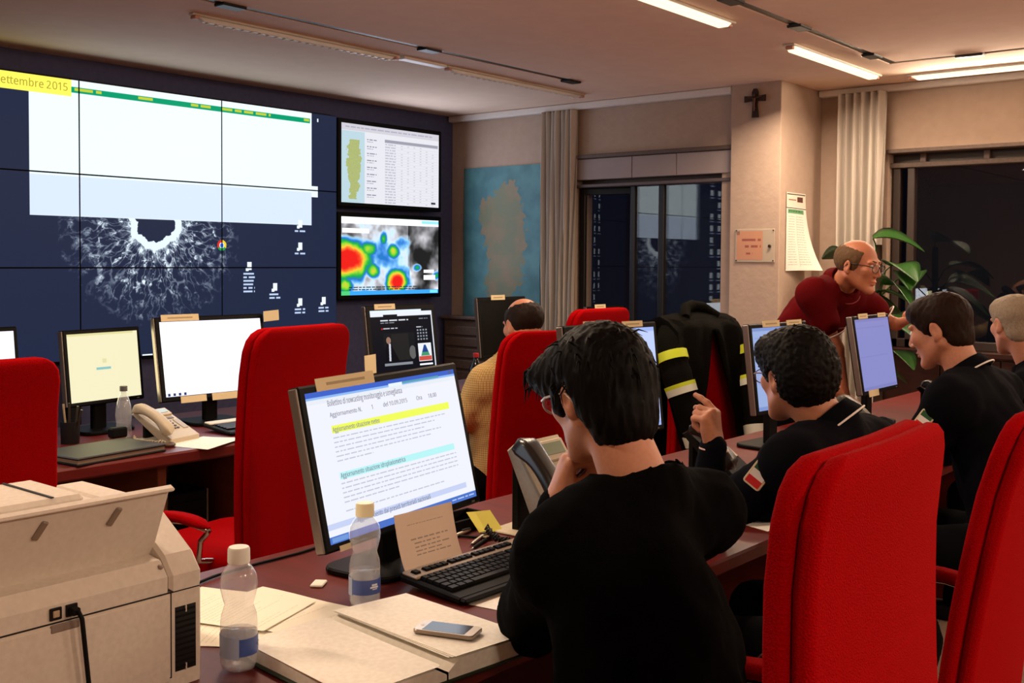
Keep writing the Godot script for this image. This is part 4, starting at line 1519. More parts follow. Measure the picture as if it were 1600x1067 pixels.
func desk_clutter() -> void:
	tag(put("paper_scrap", boxy(P(1.645, 1.94, TOP + 0.004), Vector3(0.03, 0.006, 0.045), 0.002, Basis(Vector3.UP, 0.6)), M.paper), "small folded white scrap beside the near monitor's base", "paper")
	var silver := mat(Color(0.72, 0.68, 0.62), 0.3, 0.6)
	pen("silver pen nearest the propped sheet", P(2.13, 1.9, TOP + 0.005), P(0.6, 0.25, 0.0), silver, M.dark_metal)
	pen("clear pen crossing the dark pen", P(2.1, 1.98, TOP + 0.006), P(0.75, 0.1, 0.02), mat(Color(0.75, 0.7, 0.62), 0.25), M.dark_metal)
	pen("dark pen below the yellow sticky note", P(2.1, 1.87, TOP + 0.005), P(0.8, 0.28, 0.0), M.soft_black, silver)
	var yellow := mat(Color(0.96, 0.92, 0.42), 0.85)
	var bx := thing("pen_tray", "dark desk tray holding a yellow sticky note", "tray", P(2.27, 2.06, TOP), FACE_IN)
	put("tray_floor", boxy(Vector3(0, 0.004, 0), Vector3(0.16, 0.008, 0.1), 0.002), M.soft_black, bx)
	for e in [[0, -0.047, 0.16, 0.006], [0, 0.047, 0.16, 0.006], [-0.077, 0, 0.006, 0.1], [0.077, 0, 0.006, 0.1]]:
		put("tray_side", boxy(Vector3(e[0], 0.018, e[1]), Vector3(e[2], 0.036, e[3]), 0.002), M.soft_black, bx)
	var rows := []
	for i in 4:
		var row := PackedVector3Array()
		for j in 4:
			row.append(P(2.225 + 0.09 * j / 3.0, 2.0 - 0.05 * i / 3.0 - 0.003 * j, TOP + 0.06 - 0.05 * i / 3.0 - 0.008 * j / 3.0))
		rows.append(row)
	tag(put("sticky_note", paper_sheet(rows, 0.0008), yellow), "yellow sticky note leaning on the pen tray", "sticky note")
	var er := Shape.new()
	er.ball(P(2.33, 2.03, TOP + 0.024), Vector3(0.022, 0.015, 0.018))
	tag(put("eraser", er, mat(Color(0.72, 0.5, 0.4), 0.8)), "rounded pinkish eraser behind the yellow sticky note", "eraser")
	# round silver speaker with a white top, a little dish of sweets by it
	var sp := thing("round_speaker", "small round silver speaker before the blue desktop", "speaker", P(3.63, 1.75, TOP))
	var ss := Shape.new()
	ss.lathe([[0.028, 0.0], [0.034, 0.008], [0.038, 0.026], [0.032, 0.046], [0.02, 0.056], [0.008, 0.06], [0.0, 0.06]], 22, Transform3D.IDENTITY, 1)
	put("shell", ss, M.chrome, sp)
	var wk := Shape.new()
	wk.ball(Vector3(0, 0.076, 0), Vector3(0.018, 0.02, 0.018))
	put("white_knob", wk, mat(Color(0.85, 0.83, 0.8), 0.4), sp)
	var pm: Material = M.paper
	flat_paper("paper_sheet", "white sheet beside the round silver speaker", P(3.47, 1.72, TOP), FACE_IN + 0.5, 0.16, 0.2, pm, 0.0, "loose sheets on the near desk")
	flat_paper("paper_sheet", "white sheet under the curly-haired man's sleeve with one corner lifted", P(2.93, 1.44, TOP), FACE_IN - 0.3, 0.21, 0.2, pm, 0.03, "loose sheets on the near desk")
	flat_paper("paper_sheet", "white sheet under the brown-haired man's hand", P(4.35, 1.6, TOP), FACE_IN + 0.2, 0.21, 0.28, pm, 0.0, "loose sheets on the near desk")
	flat_paper("paper_sheet", "white sheet partly below the near keyboard's front", P(1.86, 1.56, TOP), FACE_IN + 0.15, 0.18, 0.1, pm, 0.0, "loose sheets on the near desk")
	flat_paper("paper_sheet", "white card tucked before the lilac-lit monitor's base", P(5.2, 1.76, TOP + 0.017), FACE_IN + 0.3, 0.1, 0.08, pm, 0.02, "loose sheets on the near desk")
	# cables lying on the desk
	var cm := mat(Color(0.68, 0.6, 0.52), 0.5)
	for e in [[P(2.75, 1.9, TOP), P(2.95, 1.7, TOP), P(3.2, 1.75, TOP), P(3.3, 1.88, TOP), cm, "pale cable looping across the desk below the pale blue list"], [P(2.7, 2.0, TOP), P(2.85, 1.78, TOP), P(3.05, 1.8, TOP), P(3.2, 2.0, TOP), M.soft_black, "black cable looping across the desk below the pale blue list"], [P(1.35, 2.12, TOP), P(1.55, 2.19, TOP), P(1.75, 2.17, TOP), P(1.95, 2.2, TOP), M.soft_black, "black cable lying behind the near monitor's base"], [P(2.15, 2.05, TOP), P(2.3, 1.92, TOP), P(2.16, 1.85, TOP), P(2.26, 1.83, TOP), M.soft_black, "black cable curling round the pens"]]:
		var cv := Curve3D.new()
		cv.add_point(e[0], Vector3.ZERO, (e[1] - e[0]) * 0.7)
		cv.add_point((e[1] + e[2]) / 2, (e[1] - e[2]) * 0.4, (e[2] - e[1]) * 0.4)
		cv.add_point(e[3], (e[2] - e[3]) * 0.7, Vector3.ZERO)
		var pts := []
		for i in 33:
			pts.append(cv.sample_baked(cv.get_baked_length() * i / 32.0) + Vector3(0, 0.0045, 0))
		var cs := Shape.new()
		cs.tube(pts, 0.0035, 6)
		tag(put("cable", cs, e[4]), e[5], "cable", "cables on the near desk")


func printer() -> void:
	var t := thing("laser_printer", "beige laser printer with its rear tray folded open", "printer", P(0.91, 1.87, TOP), FACE_IN)
	# +Z is the rear side with the sockets; the outline of the body is drawn in the z-y plane
	var W := 0.46
	var cream: Material = M.beige
	var side := Transform3D(Basis(Vector3(0, 0, 1), Vector3(0, 1, 0), Vector3(-1, 0, 0)), Vector3.ZERO)
	var low := Shape.new()
	low.prism(PackedVector2Array([Vector2(0.205, 0.0), Vector2(0.205, 0.17), Vector2(-0.2, 0.17), Vector2(-0.2, 0.0)]), -W / 2, W / 2, side, 0.006)
	put("lower_body", low, cream, t)
	# end blocks with slanted shoulders on either side of the tray bay
	var sh := PackedVector2Array([Vector2(0.205, 0.172), Vector2(0.205, 0.2), Vector2(0.178, 0.232), Vector2(0.06, 0.305), Vector2(-0.2, 0.305), Vector2(-0.2, 0.172)])
	for e in [[-W / 2, -W / 2 + 0.065], [W / 2 - 0.065, W / 2]]:
		var b := Shape.new()
		b.prism(sh, -e[1], -e[0], side, 0.006)
		put("end_block", b, cream, t)
	var mid := Shape.new()
	mid.prism(PackedVector2Array([Vector2(0.203, 0.172), Vector2(0.203, 0.2), Vector2(0.18, 0.226), Vector2(0.13, 0.232), Vector2(0.1, 0.2), Vector2(0.1, 0.172)]), -W / 2 + 0.067, W / 2 - 0.067, side, 0.003)
	put("rear_sill", mid, cream, t)
	put("bay_back", boxy(Vector3(0, 0.225, 0.07), Vector3(W - 0.135, 0.09, 0.02), 0.003, Basis(Vector3.RIGHT, -0.5)), mat(Color(0.42, 0.36, 0.32), 0.6), t)
	for x in [-0.11, 0.075, 0.14]:
		put("feed_roller", boxy(Vector3(x, 0.226, 0.1), Vector3(0.05 if x < 0.1 else 0.028, 0.028, 0.02), 0.006), M.dark_metal, t)
	put("top_cover", boxy(Vector3(0, 0.282, -0.09), Vector3(W - 0.135, 0.045, 0.22), 0.008), cream, t)
	put("top_tray", boxy(Vector3(-0.05, 0.315, -0.1), Vector3(0.34, 0.02, 0.2), 0.008), cream, t)
	put("tray_groove", boxy(Vector3(0.06, 0.3262, -0.1), Vector3(0.006, 0.002, 0.19)), M.dark_metal, t)
	# the open flap leans back over the machine
	var flap := Node3D.new()
	flap.name = "rear_flap"
	t.add_child(flap)
	flap.position = Vector3(0, 0.236, 0.142)
	flap.rotation.x = deg_to_rad(24)
	put("flap_panel", boxy(Vector3(0, 0.06, 0), Vector3(W - 0.12, 0.14, 0.008), 0.003), cream, flap)
	put("flap_rim", boxy(Vector3(0, 0.132, 0.004), Vector3(W - 0.11, 0.008, 0.016), 0.003), cream, flap)
	for x in [-0.06, 0.07]:
		put("flap_rib", boxy(Vector3(x, 0.095, 0.006), Vector3(0.012, 0.035, 0.006), 0.002, Basis(Vector3.BACK, -0.4)), mat(Color(0.5, 0.44, 0.38), 0.6), flap)
	# lines between the shell panels are real, shallow gaps with dark strips in them
	put("panel_seam", boxy(Vector3(0, 0.171, 0.2045), Vector3(W - 0.012, 0.002, 0.0025)), M.dark_metal, t)
	put("panel_seam", boxy(Vector3(0.166, 0.095, 0.2045), Vector3(0.002, 0.15, 0.0025)), M.dark_metal, t)
	put("panel_seam", boxy(Vector3(0.15, 0.02, 0.2045), Vector3(0.034, 0.002, 0.0025)), M.dark_metal, t)
	put("panel_seam", boxy(Vector3(0.06, 0.012, 0.2045), Vector3(0.15, 0.002, 0.0025)), M.dark_metal, t)
	put("rear_door", boxy(Vector3(-0.03, 0.09, 0.2055), Vector3(0.385, 0.152, 0.004), 0.0015), cream, t)
	put("door_latch", boxy(Vector3(-0.03, 0.162, 0.2065), Vector3(0.05, 0.014, 0.005), 0.002), mat(Color(0.5, 0.44, 0.4), 0.6), t)
	# vent grille
	var v := put("vent", boxy(Vector3(0.195, 0.085, 0.2045), Vector3(0.042, 0.115, 0.003)), M.dark_metal, t)
	for k in 11:
		put("vent_slat", boxy(Vector3(0.195, 0.035 + k * 0.01, 0.2065), Vector3(0.04, 0.0035, 0.003), 0.001), M.soft_black, v)
	for y in [0.137, 0.033]:
		put("vent_notch", boxy(Vector3(0.195, y, 0.207), Vector3(0.002, 0.012, 0.003)), cream, v)
	# sockets and the cable
	for x in [-0.045, -0.018]:
		put("socket_rim", boxy(Vector3(x, 0.186, 0.2055), Vector3(0.02, 0.02, 0.004), 0.001), M.dark_metal, t)
	put("socket", boxy(Vector3(-0.045, 0.186, 0.207), Vector3(0.011, 0.011, 0.004), 0.001), mat(Color(0.7, 0.62, 0.52), 0.5), t)
	var cs := Shape.new()
	cs.tube([Vector3(-0.018, 0.186, 0.206), Vector3(-0.016, 0.186, 0.224), Vector3(-0.013, 0.175, 0.229), Vector3(-0.008, 0.13, 0.228), Vector3(0.0, 0.06, 0.226), Vector3(0.006, 0.008, 0.235), Vector3(0.012, 0.006, 0.26)], 0.0038, 8)
	put("usb_cable", cs, M.soft_black, t)
	put("plug", boxy(Vector3(-0.018, 0.186, 0.214), Vector3(0.014, 0.012, 0.018), 0.002), M.soft_black, t)
	# rating label
	put("warning_label", boxy(Vector3(-0.06, 0.022, 0.208), Vector3(0.06, 0.03, 0.001)), mat(Color(0.08, 0.07, 0.06), 0.6), t)
	put("warning_label_inner", boxy(Vector3(-0.06, 0.022, 0.2085), Vector3(0.052, 0.022, 0.001)), mat(Color(0.75, 0.62, 0.25), 0.6), t)
	for x in [-0.155, 0.155]:
		var sc := Shape.new()
		sc.lathe([[0.005, 0.0], [0.005, 0.002], [0.0, 0.002]], 10, Transform3D(Basis(Vector3.RIGHT, PI / 2 - 0.8), Vector3(x, 0.216, 0.19)))
		put("hinge_pin", sc, mat(Color(0.5, 0.42, 0.36), 0.6), t)


func front_row() -> void:
	var white := list_picture(Color(0.95, 0.95, 1.0), Color(0.87, 0.88, 0.95), 2, 61)
	for k in 4:
		bar(white, 6 + k * 16, 245, 7, 9, Color(0.15, 0.18, 0.3))
	var g := "monitors on the front desk"
	monitor("wide monitor with a glaring white page on the front desk", 2.97, 4.2, 0.885, -2.6, 10, 0.53, 0.335, screen_mat(white, 1.25), {"bezel": 0.022, "strips": [[-0.16, 0.19, 0.03]], "low_strips": [[-0.13, 0.13, 0.03], [0.1, 0.27, 0.032]], "light": 0.22, "group": g})
	var yp := blank(320, 256, Color(0.97, 0.94, 0.78))
	bar(yp, 0, 0, 300, 8, Color(0.9, 0.87, 0.62))
	bar(yp, 120, 132, 66, 9, Color(0.55, 0.78, 0.78))
	bar(yp, 150, 100, 18, 16, Color(0.9, 0.88, 0.68))
	monitor("monitor with a pale yellow page on the front desk", 2.5, 4.34, 0.886, 9, 6, 0.366, 0.29, screen_mat(soft(yp, 2.0), 0.88), {"light": 0.08, "color": Color(1.0, 0.95, 0.7), "group": g})
	var wb := blank(320, 256, Color(0.94, 0.95, 0.99))
	bar(wb, 60, 170, 250, 5, Color(0.35, 0.37, 0.42))
	monitor("monitor with a white page nearest the printer's end of the front desk", 1.93, 4.34, 0.9, 4, 6, 0.366, 0.3, screen_mat(wb, 1.05), {"light": 0.06, "group": g})
	monitor("monitor showing a dark news video page on the front desk", 4.175, 4.19, 0.9, -1, 8, 0.46, 0.33, screen_mat(video_page(), 1.05), {"strips": [[-0.12, 0.15, 0.03]], "bezel": 0.028, "light": 0.03, "group": g})
	monitor("switched-off black monitor before the balding man", 5.09, 4.25, 0.93, 0, 6, 0.42, 0.33, mat(Color(0.012, 0.011, 0.012), 0.25), {"strips": [[-0.04, 0.13, 0.03]], "group": g})
	var fw := blank(320, 256, Color(0.95, 0.95, 1.0))
	bar(fw, 0, 56, 320, 5, Color(0.75, 0.55, 0.6))
	monitor("monitor with a white page at the window end of the front desk", 6.28, 4.3, 0.84, 0, 6, 0.42, 0.33, screen_mat(fw, 1.1), {"strips": [[-0.07, 0.13, 0.03]], "light": 0.05, "group": g})
	# tan sticky notes on screen edges, like the photograph's
	for e in [[3.29, 4.23, 1.225, 0.09, 0.05, "tan sticky note pair on the white monitor's right edge"], [3.895, 4.182, 0.95, 0.08, 0.1, "tan sticky note beside the news video page"]]:
		tag(put("sticky_note", boxy(P(e[0], e[1], e[2]), Vector3(0.002, e[4], e[3]), 0.0, Basis(Vector3.RIGHT, 0.06)), M.label), e[5], "sticky note")
	keyboard("black keyboard with a cream strip before the glaring white page", P(3.02, 3.97, TOP), FACE_IN, false, M.cream)
	desk_phone("cream desk phone before the pale yellow page", P(2.55, 4.0, TOP), FACE_IN + 0.25, M.cream, M.cream, 26.0)
	# closed black document case
	var c := thing("document_case", "closed dark leather document case at the desk's edge", "document case", P(2.19, 3.85, TOP), FACE_IN + 0.12)
	put("lower_cover", boxy(Vector3(0, 0.004, 0), Vector3(0.4, 0.007, 0.26), 0.003), M.soft_black, c)
	put("page_block", boxy(Vector3(0.0, 0.015, 0.0), Vector3(0.39, 0.015, 0.25), 0.001), mat(Color(0.5, 0.44, 0.38), 0.8), c)
	put("upper_cover", boxy(Vector3(0, 0.027, 0), Vector3(0.4, 0.009, 0.26), 0.004), mat(Color(0.12, 0.105, 0.1), 0.55), c)
	# pen holder of black mesh with pens
	var ph := thing("pen_holder", "dark pen holder filled with pens beside the left red chair", "pen holder", P(2.25, 4.2, TOP))
	var cup := Shape.new()
	cup.lathe([[0.036, 0.0], [0.038, 0.09], [0.035, 0.09], [0.034, 0.006], [0.0, 0.006]], 18)
	put("cup", cup, M.dark_metal, ph)
	for e in [[0.01, 0.01, 0.17, 0.2], [-0.012, 0.006, 0.16, -0.15], [0.0, -0.014, 0.15, 0.05], [0.016, -0.01, 0.14, 0.3]]:
		var ps := Shape.new()
		ps.tube([Vector3(e[0], 0.01, e[1]), Vector3(e[0] + e[3] * 0.12, e[2], e[1] * 2.2)], 0.0045, 7)
		put("pen", ps, mat(Color(0.2, 0.17, 0.14) if e[3] > 0 else Color(0.6, 0.52, 0.4), 0.4), ph)
	# rubber stamp and its red pad
	var st := thing("rubber_stamp", "small black and red rubber stamp by the document case", "stamp", P(2.38, 4.06, TOP))
	put("red_pad", boxy(Vector3(0, 0.012, 0), Vector3(0.045, 0.024, 0.05), 0.003), mat(Color(0.6, 0.08, 0.06), 0.6), st)
	put("grip", boxy(Vector3(0, 0.045, 0), Vector3(0.04, 0.042, 0.07), 0.006), M.soft_black, st)
	# crumpled clear bottle leaning before the yellow page
	var bt := Shape.new()
	bt.lathe([[0.0, 0.0], [0.03, 0.002], [0.034, 0.02], [0.03, 0.06], [0.034, 0.1], [0.03, 0.14], [0.02, 0.175], [0.013, 0.19], [0.013, 0.205]], 20, Transform3D.IDENTITY, 1)
	var cb := thing("water_bottle", "clear empty bottle with a dark cap before the pale yellow page", "bottle", P(2.46, 4.15, TOP))
	put("bottle_wall", bt, M.pet, cb)
	var cp := Shape.new()
	cp.lathe([[0.016, 0.2], [0.016, 0.22], [0.014, 0.222]], 18)
	put("cap", cp, M.grey_plastic, cb)
	flat_paper("paper_sheet", "white sheet hanging over the front desk's edge", P(2.62, 3.8, TOP), FACE_IN + 0.3, 0.25, 0.22, M.paper, 0.012, "papers on the front desk")
	flat_paper("paper_sheet", "grey folded newspaper before the cream-stripped keyboard", P(3.0, 3.8, TOP + 0.004), FACE_IN - 0.05, 0.36, 0.14, mat(Color(0.66, 0.58, 0.55), 0.9), 0.0, "papers on the front desk")
	# watch-like dark strap
	var sg := Shape.new()
	sg.lathe([[0.02, 0.0], [0.026, 0.006], [0.026, 0.012], [0.02, 0.016], [0.014, 0.012], [0.014, 0.006], [0.02, 0.0]], 16, Transform3D(Basis.IDENTITY, P(2.47, 3.83, TOP + 0.001)), 0)
	tag(put("tape_roll", sg, mat(Color(0.35, 0.28, 0.22), 0.5)), "small brown tape roll beside the document case", "tape roll")
	# soft-drink bottle with a red cap, orange folded card
	var db := thing("drink_bottle", "dark bottle with a red cap beside the balding man's arm", "bottle", P(4.5, 3.98, TOP))
	var ds := Shape.new()
	ds.lathe([[0.0, 0.0], [0.038, 0.004], [0.04, 0.03], [0.037, 0.09], [0.04, 0.13], [0.036, 0.165], [0.02, 0.2], [0.014, 0.215], [0.014, 0.23]], 22, Transform3D.IDENTITY, 1)
	put("bottle_body", ds, mat(Color(0.03, 0.035, 0.07), 0.1), db)
	var dc := Shape.new()
	dc.lathe([[0.017, 0.222], [0.017, 0.242], [0.015, 0.245]], 18)
	put("cap", dc, mat(Color(0.6, 0.04, 0.06), 0.4), db)
	var oc := thing("folded_card", "orange folded card standing beside the dark drink bottle", "card", P(4.32, 4.03, TOP), FACE_IN)
	put("card_face", boxy(Vector3(-0.012, 0.075, 0), Vector3(0.002, 0.15, 0.05), 0.0, Basis(Vector3.BACK, -0.2)), mat(Color(0.75, 0.25, 0.08), 0.6), oc)
	put("card_face", boxy(Vector3(0.018, 0.075, 0), Vector3(0.002, 0.15, 0.05), 0.0, Basis(Vector3.BACK, 0.2)), mat(Color(0.7, 0.45, 0.15), 0.6), oc)
	keyboard("black keyboard before the dark news video page", P(4.2, 3.9, TOP), FACE_IN, false, M.soft_black)


# ---------------------------------------------------------------- chairs
# splits the two long sides of an outline, so that they can be bowed
func finer(o: PackedVector2Array) -> PackedVector2Array:
	var r := PackedVector2Array()
	for k in o.size():
		var p := o[k]
		var q := o[(k + 1) % o.size()]
		r.append(p)
		if absf(p.x - q.x) > 0.1:
			for i in range(1, 8):
				r.append(p.lerp(q, i / 8.0))
	return r


# high-backed office chair facing local -Z, standing at the origin; k stretches the height of seat and back
func make_chair(label: String, lift: float, lean := 0.02, arm := 0.17) -> Node3D:
	var t := thing("office_chair", label, "chair", Vector3.ZERO, 0.0, "red high-backed office chairs")
	var ys := 0.46 + lift
	# seat cushion
	var s := Shape.new()
	var rows := []
	for e in [[0.86, -0.055], [0.96, -0.045], [1.0, -0.02], [1.0, 0.015], [0.96, 0.032], [0.86, 0.042], [0.5, 0.047], [0.1, 0.047]]:
		rows.append(ring3(rrect(0.5 * e[0], 0.5 * e[0], 0.09 * e[0], 5), Transform3D(Basis(Vector3.RIGHT, PI / 2), Vector3(0, ys + e[1], -0.02))))
	s.grid(rows)
	put("seat", s, M.red, t)
	# backrest: a front cushion and a rear shell with a seam groove between them
	for part in 2:
		var b := Shape.new()
		var br := []
		var levels := []
		for e in [0.0, 0.006, 0.02, 0.045, 0.08]:
			levels.append(e)
		for i in 10:
			levels.append(0.14 + 0.6 * i / 9.0)
		for e in [0.755, 0.79, 0.812, 0.826, 0.83]:
			levels.append(e)
		for y0 in levels:
			var u: float = y0 / 0.83
			var z := 0.275 - 0.02 * sin(u * PI) + lean * (u - 0.6) + 0.012 * smoothstep(0.8, 1.0, u)
			var w: float = lerp(0.525, 0.505, smoothstep(0.0, 1.0, u)) - (0.014 if part == 1 else 0.0)
			# corners rounded in outline and in thickness
			var near: float = minf(y0, 0.83 - y0)
			var k := clampf(near / 0.075, 0.0, 1.0)
			var inset := 0.075 * (1.0 - sqrt(1.0 - pow(1.0 - k, 2.0)))
			var kt := clampf(near / 0.022, 0.0, 1.0)
			var th: float = (0.034 if part == 0 else 0.03) * (0.25 + 0.75 * sqrt(1.0 - pow(1.0 - kt, 2.0)))
			var zc := z + (-0.015 if part == 0 else 0.016)
			var ring := PackedVector3Array()
			for p in finer(rrect(w - inset * 2.0, th, minf(0.015, th * 0.48), 4)):
				ring.append(Vector3(p.x, ys - 0.02 + y0, zc + p.y - 0.03 * (1.0 - pow(p.x / 0.26, 2.0)) * -0.48))
			br.append(ring)
		b.grid(br)
		put("backrest_cushion" if part == 0 else "backrest_shell", b, M.red, t)
	# arms: chrome loops with red pads
	for sd in [-1.0, 1.0]:
		var lp := Shape.new()
		var pts := []
		for e in [[0.235, 0.02, 0.12], [0.29, 0.03, 0.1], [0.3, arm * 0.6, 0.12], [0.3, arm - 0.03, 0.16], [0.3, arm - 0.013, 0.05], [0.3, arm - 0.025, -0.1], [0.3, arm * 0.65, -0.18], [0.3, 0.03, -0.1], [0.235, -0.02, -0.06]]:
			pts.append(Vector3(sd * e[0], ys + e[1], e[2]))
		var cv := Curve3D.new()
		for i in pts.size():
			var tan: Vector3 = (pts[mini(i + 1, pts.size() - 1)] - pts[maxi(i - 1, 0)]) * 0.22
			cv.add_point(pts[i], -tan, tan)
		var smooth := []
		for i in 40:
			smooth.append(cv.sample_baked(cv.get_baked_length() * i / 39.0))
		lp.tube(smooth, 0.0095, 8)
		var lo := put("armrest_loop", lp, M.chrome, t)
		var pd := Shape.new()
		var pr := []
		for i in 9:
			var u := i / 8.0
			var end: float = sqrt(clampf(1.0 - pow(absf(u - 0.5) * 2.0, 6.0), 0.03, 1.0))
			pr.append(ring3(rrect(0.055 * end, 0.03 * end, 0.014 * end, 3), Transform3D(Basis.IDENTITY, Vector3(sd * 0.3, ys + arm - 0.03 * pow(absf(u - 0.5) * 1.6, 2.0), -0.13 + 0.29 * u))))
		pd.grid(pr)
		put("armrest_pad", pd, M.red, lo)
	# column, five-star foot, castors
	var col := Shape.new()
	col.lathe([[0.035, 0.1], [0.035, 0.22], [0.022, 0.23], [0.022, ys - 0.06]], 16)
	put("gas_column", col, M.dark_metal, t)
	put("tilt_plate", boxy(Vector3(0, ys - 0.07, 0.02), Vector3(0.22, 0.03, 0.3), 0.006), M.dark_metal, t)
	put("back_bracket", boxy(Vector3(0, ys - 0.0, 0.29), Vector3(0.07, 0.16, 0.012), 0.003), M.dark_metal, t)
	for k in 5:
		var an := TAU * k / 5.0 + 0.3
		var d := Vector3(sin(an), 0, cos(an))
		var ft := Shape.new()
		ft.tube([Vector3(0, 0.115, 0), d * 0.15 + Vector3(0, 0.1, 0), d * 0.3 + Vector3(0, 0.075, 0)], [0.028, 0.022, 0.016], 8)
		var foot := put("foot_arm", ft, M.chrome, t)
		var w := Shape.new()
		var ax := Basis(d.cross(Vector3.UP), d, Vector3.UP) if false else Basis(Vector3.UP, d.cross(Vector3.UP), d)
		w.lathe([[0.0, -0.022], [0.026, -0.02], [0.029, -0.008], [0.029, 0.008], [0.026, 0.02], [0.0, 0.022]], 14, Transform3D(ax, d * 0.3 + Vector3(0, 0.03, 0)), 0)
		put("castor", w, M.soft_black, foot)
	return t


func place_chair(o: Node3D, a: float, b: float, turn: float) -> void:
	o.position = P(a, b, 0)
	o.rotation.y = turn


func chairs() -> void:
	# the back's top stands about 0.31 m behind the chair's middle
	place_chair(make_chair("red high-backed chair directly behind the person in black", 0.0, -0.05, 0.335), 1.41, 0.815, PI / 2 + 0.04)
	place_chair(make_chair("red high-backed chair behind the curly-haired man", -0.055, 0.12, 0.335), 2.4, 0.9, PI / 2 + 0.04)
	place_chair(make_chair("empty red high-backed chair before the glaring white page", 0.0), 2.37, 3.235, PI / 2 + 0.17)
	place_chair(make_chair("empty red high-backed chair next to the printer's far side", -0.06), 1.35, 3.35, PI / 2 + 0.04)
	place_chair(make_chair("red high-backed chair of the balding man", -0.035, 0.08), 3.41, 2.79, PI / 2 - 0.35)
	place_chair(make_chair("empty red high-backed chair before the white page near the window", -0.015), 4.62, 3.52, PI / 2)
	var jc := make_chair("red high-backed chair wearing a dark reflective jacket", -0.05)
	place_chair(jc, 4.82, 2.5, -PI / 2 - 0.15)
	jacket(jc)


# dark firefighter's jacket hung over a chair's back, sleeves hanging forward
func jacket(chair: Node3D) -> void:
	var t := thing("work_jacket", "dark jacket with yellow and silver reflective bands hung on a chair", "jacket", chair.position, chair.rotation.y)
	var jm := matte(Color(0.04, 0.038, 0.03), Color(0.07, 0.065, 0.052), 0.05, 4.0, 0.95, 0.4, 3, 71)
	var rng := RandomNumberGenerator.new()
	rng.seed = 9
	# hood of cloth over the top of the back: a ring of sections from the rear hem over the shoulders to the front edges
	var body := Shape.new()
	var top := 1.235
	var rows := []
	for j in 25:
		var x := -0.27 + 0.54 * j / 24.0
		var ring := PackedVector3Array()
		var sidef := pow(absf(x) / 0.27, 2.0)
		# front edges only hang at the two sides: the middle stays open and shows the red back
		var front_len := clampf((absf(x) - 0.012) * 3.6, 0.02, 0.66)
		var yt := top - 0.02 * sidef
		var prof := []
		prof.append([yt - 0.75, 0.43 + 0.02 * sin(x * 30.0)])
		prof.append([yt - 0.4, 0.44 + 0.012 * sin(x * 25.0 + 1.0)])
		prof.append([yt - 0.1, 0.42])
		prof.append([yt, 0.36])
		prof.append([yt + 0.012, 0.32])
		prof.append([yt - 0.012, 0.26])
		prof.append([yt - 0.06, 0.225 + 0.01 * sin(x * 40.0)])
		prof.append([yt - 0.06 - front_len * 0.5, 0.2 - 0.03 * sidef + 0.012 * sin(x * 33.0)])
		prof.append([yt - 0.06 - front_len, 0.19 - 0.05 * sidef + 0.015 * sin(x * 28.0 + 2.0)])
		for q in prof:
			ring.append(Vector3(x, q[0], q[1]))
		for q in range(prof.size() - 1, -1, -1):
			var dz := 0.014 if q < 4 else -0.014
			ring.append(Vector3(x, prof[q][0] - (0.014 if q in [3, 4, 5] else 0.0), prof[q][1] - dz * (0.0 if q in [4] else 1.0) * (1.0 if q < 4 else -1.0)))
		rows.append(ring)
	body.grid(rows)
	put("jacket_body", body, jm, t)
	var col := Shape.new()
	col.tube([Vector3(-0.13, top - 0.015, 0.27), Vector3(-0.07, top + 0.03, 0.32), Vector3(0.0, top + 0.04, 0.335), Vector3(0.07, top + 0.03, 0.32), Vector3(0.13, top - 0.015, 0.27)], [0.022, 0.028, 0.03, 0.028, 0.022], 10)
	put("collar", col, jm, t)
	var yel := mat(Color(0.75, 0.82, 0.12), 0.5)
	var sil := mat(Color(0.82, 0.84, 0.78), 0.35)
	for sd in [-1.0, 1.0]:
		var pts := [Vector3(sd * 0.2, top - 0.06, 0.3), Vector3(sd * 0.265, top - 0.16, 0.26), Vector3(sd * 0.275, top - 0.32, 0.19), Vector3(sd * 0.26, top - 0.48, 0.13), Vector3(sd * 0.235, top - 0.64, 0.09)]
		var rad := [0.065, 0.075, 0.072, 0.064, 0.056]
		var sl := Shape.new()
		var cv := Curve3D.new()
		for i in 5:
			var tg: Vector3 = (pts[mini(i + 1, 4)] - pts[maxi(i - 1, 0)]) * 0.18
			cv.add_point(pts[i], -tg, tg)
		var sp := []
		var sr := []
		for i in 21:
			var u := i / 20.0
			sp.append(cv.sample_baked(cv.get_baked_length() * u))
			var f := u * 4.0
			var k := mini(int(f), 3)
			sr.append(lerpf(rad[k], rad[k + 1], f - k) * (1.0 + 0.05 * sin(i * 2.3 + sd)))
		sl.tube(sp, sr, 14)
		var sleeve := put("sleeve", sl, jm, t)
		for e in [[0.24, 0.31, yel], [0.49, 0.52, yel], [0.52, 0.57, sil], [0.89, 0.97, sil]]:
			var bp := []
			var brad := []
			for i in 5:
				var u: float = lerpf(e[0], e[1], i / 4.0)
				bp.append(cv.sample_baked(cv.get_baked_length() * u))
				var f := u * 4.0
				var k := mini(int(f), 3)
				brad.append(lerpf(rad[k], rad[k + 1], f - k) * 1.06 + 0.003)
			var bd := Shape.new()
			bd.tube(bp, brad, 14)
			put("reflective_band", bd, e[2], sleeve)


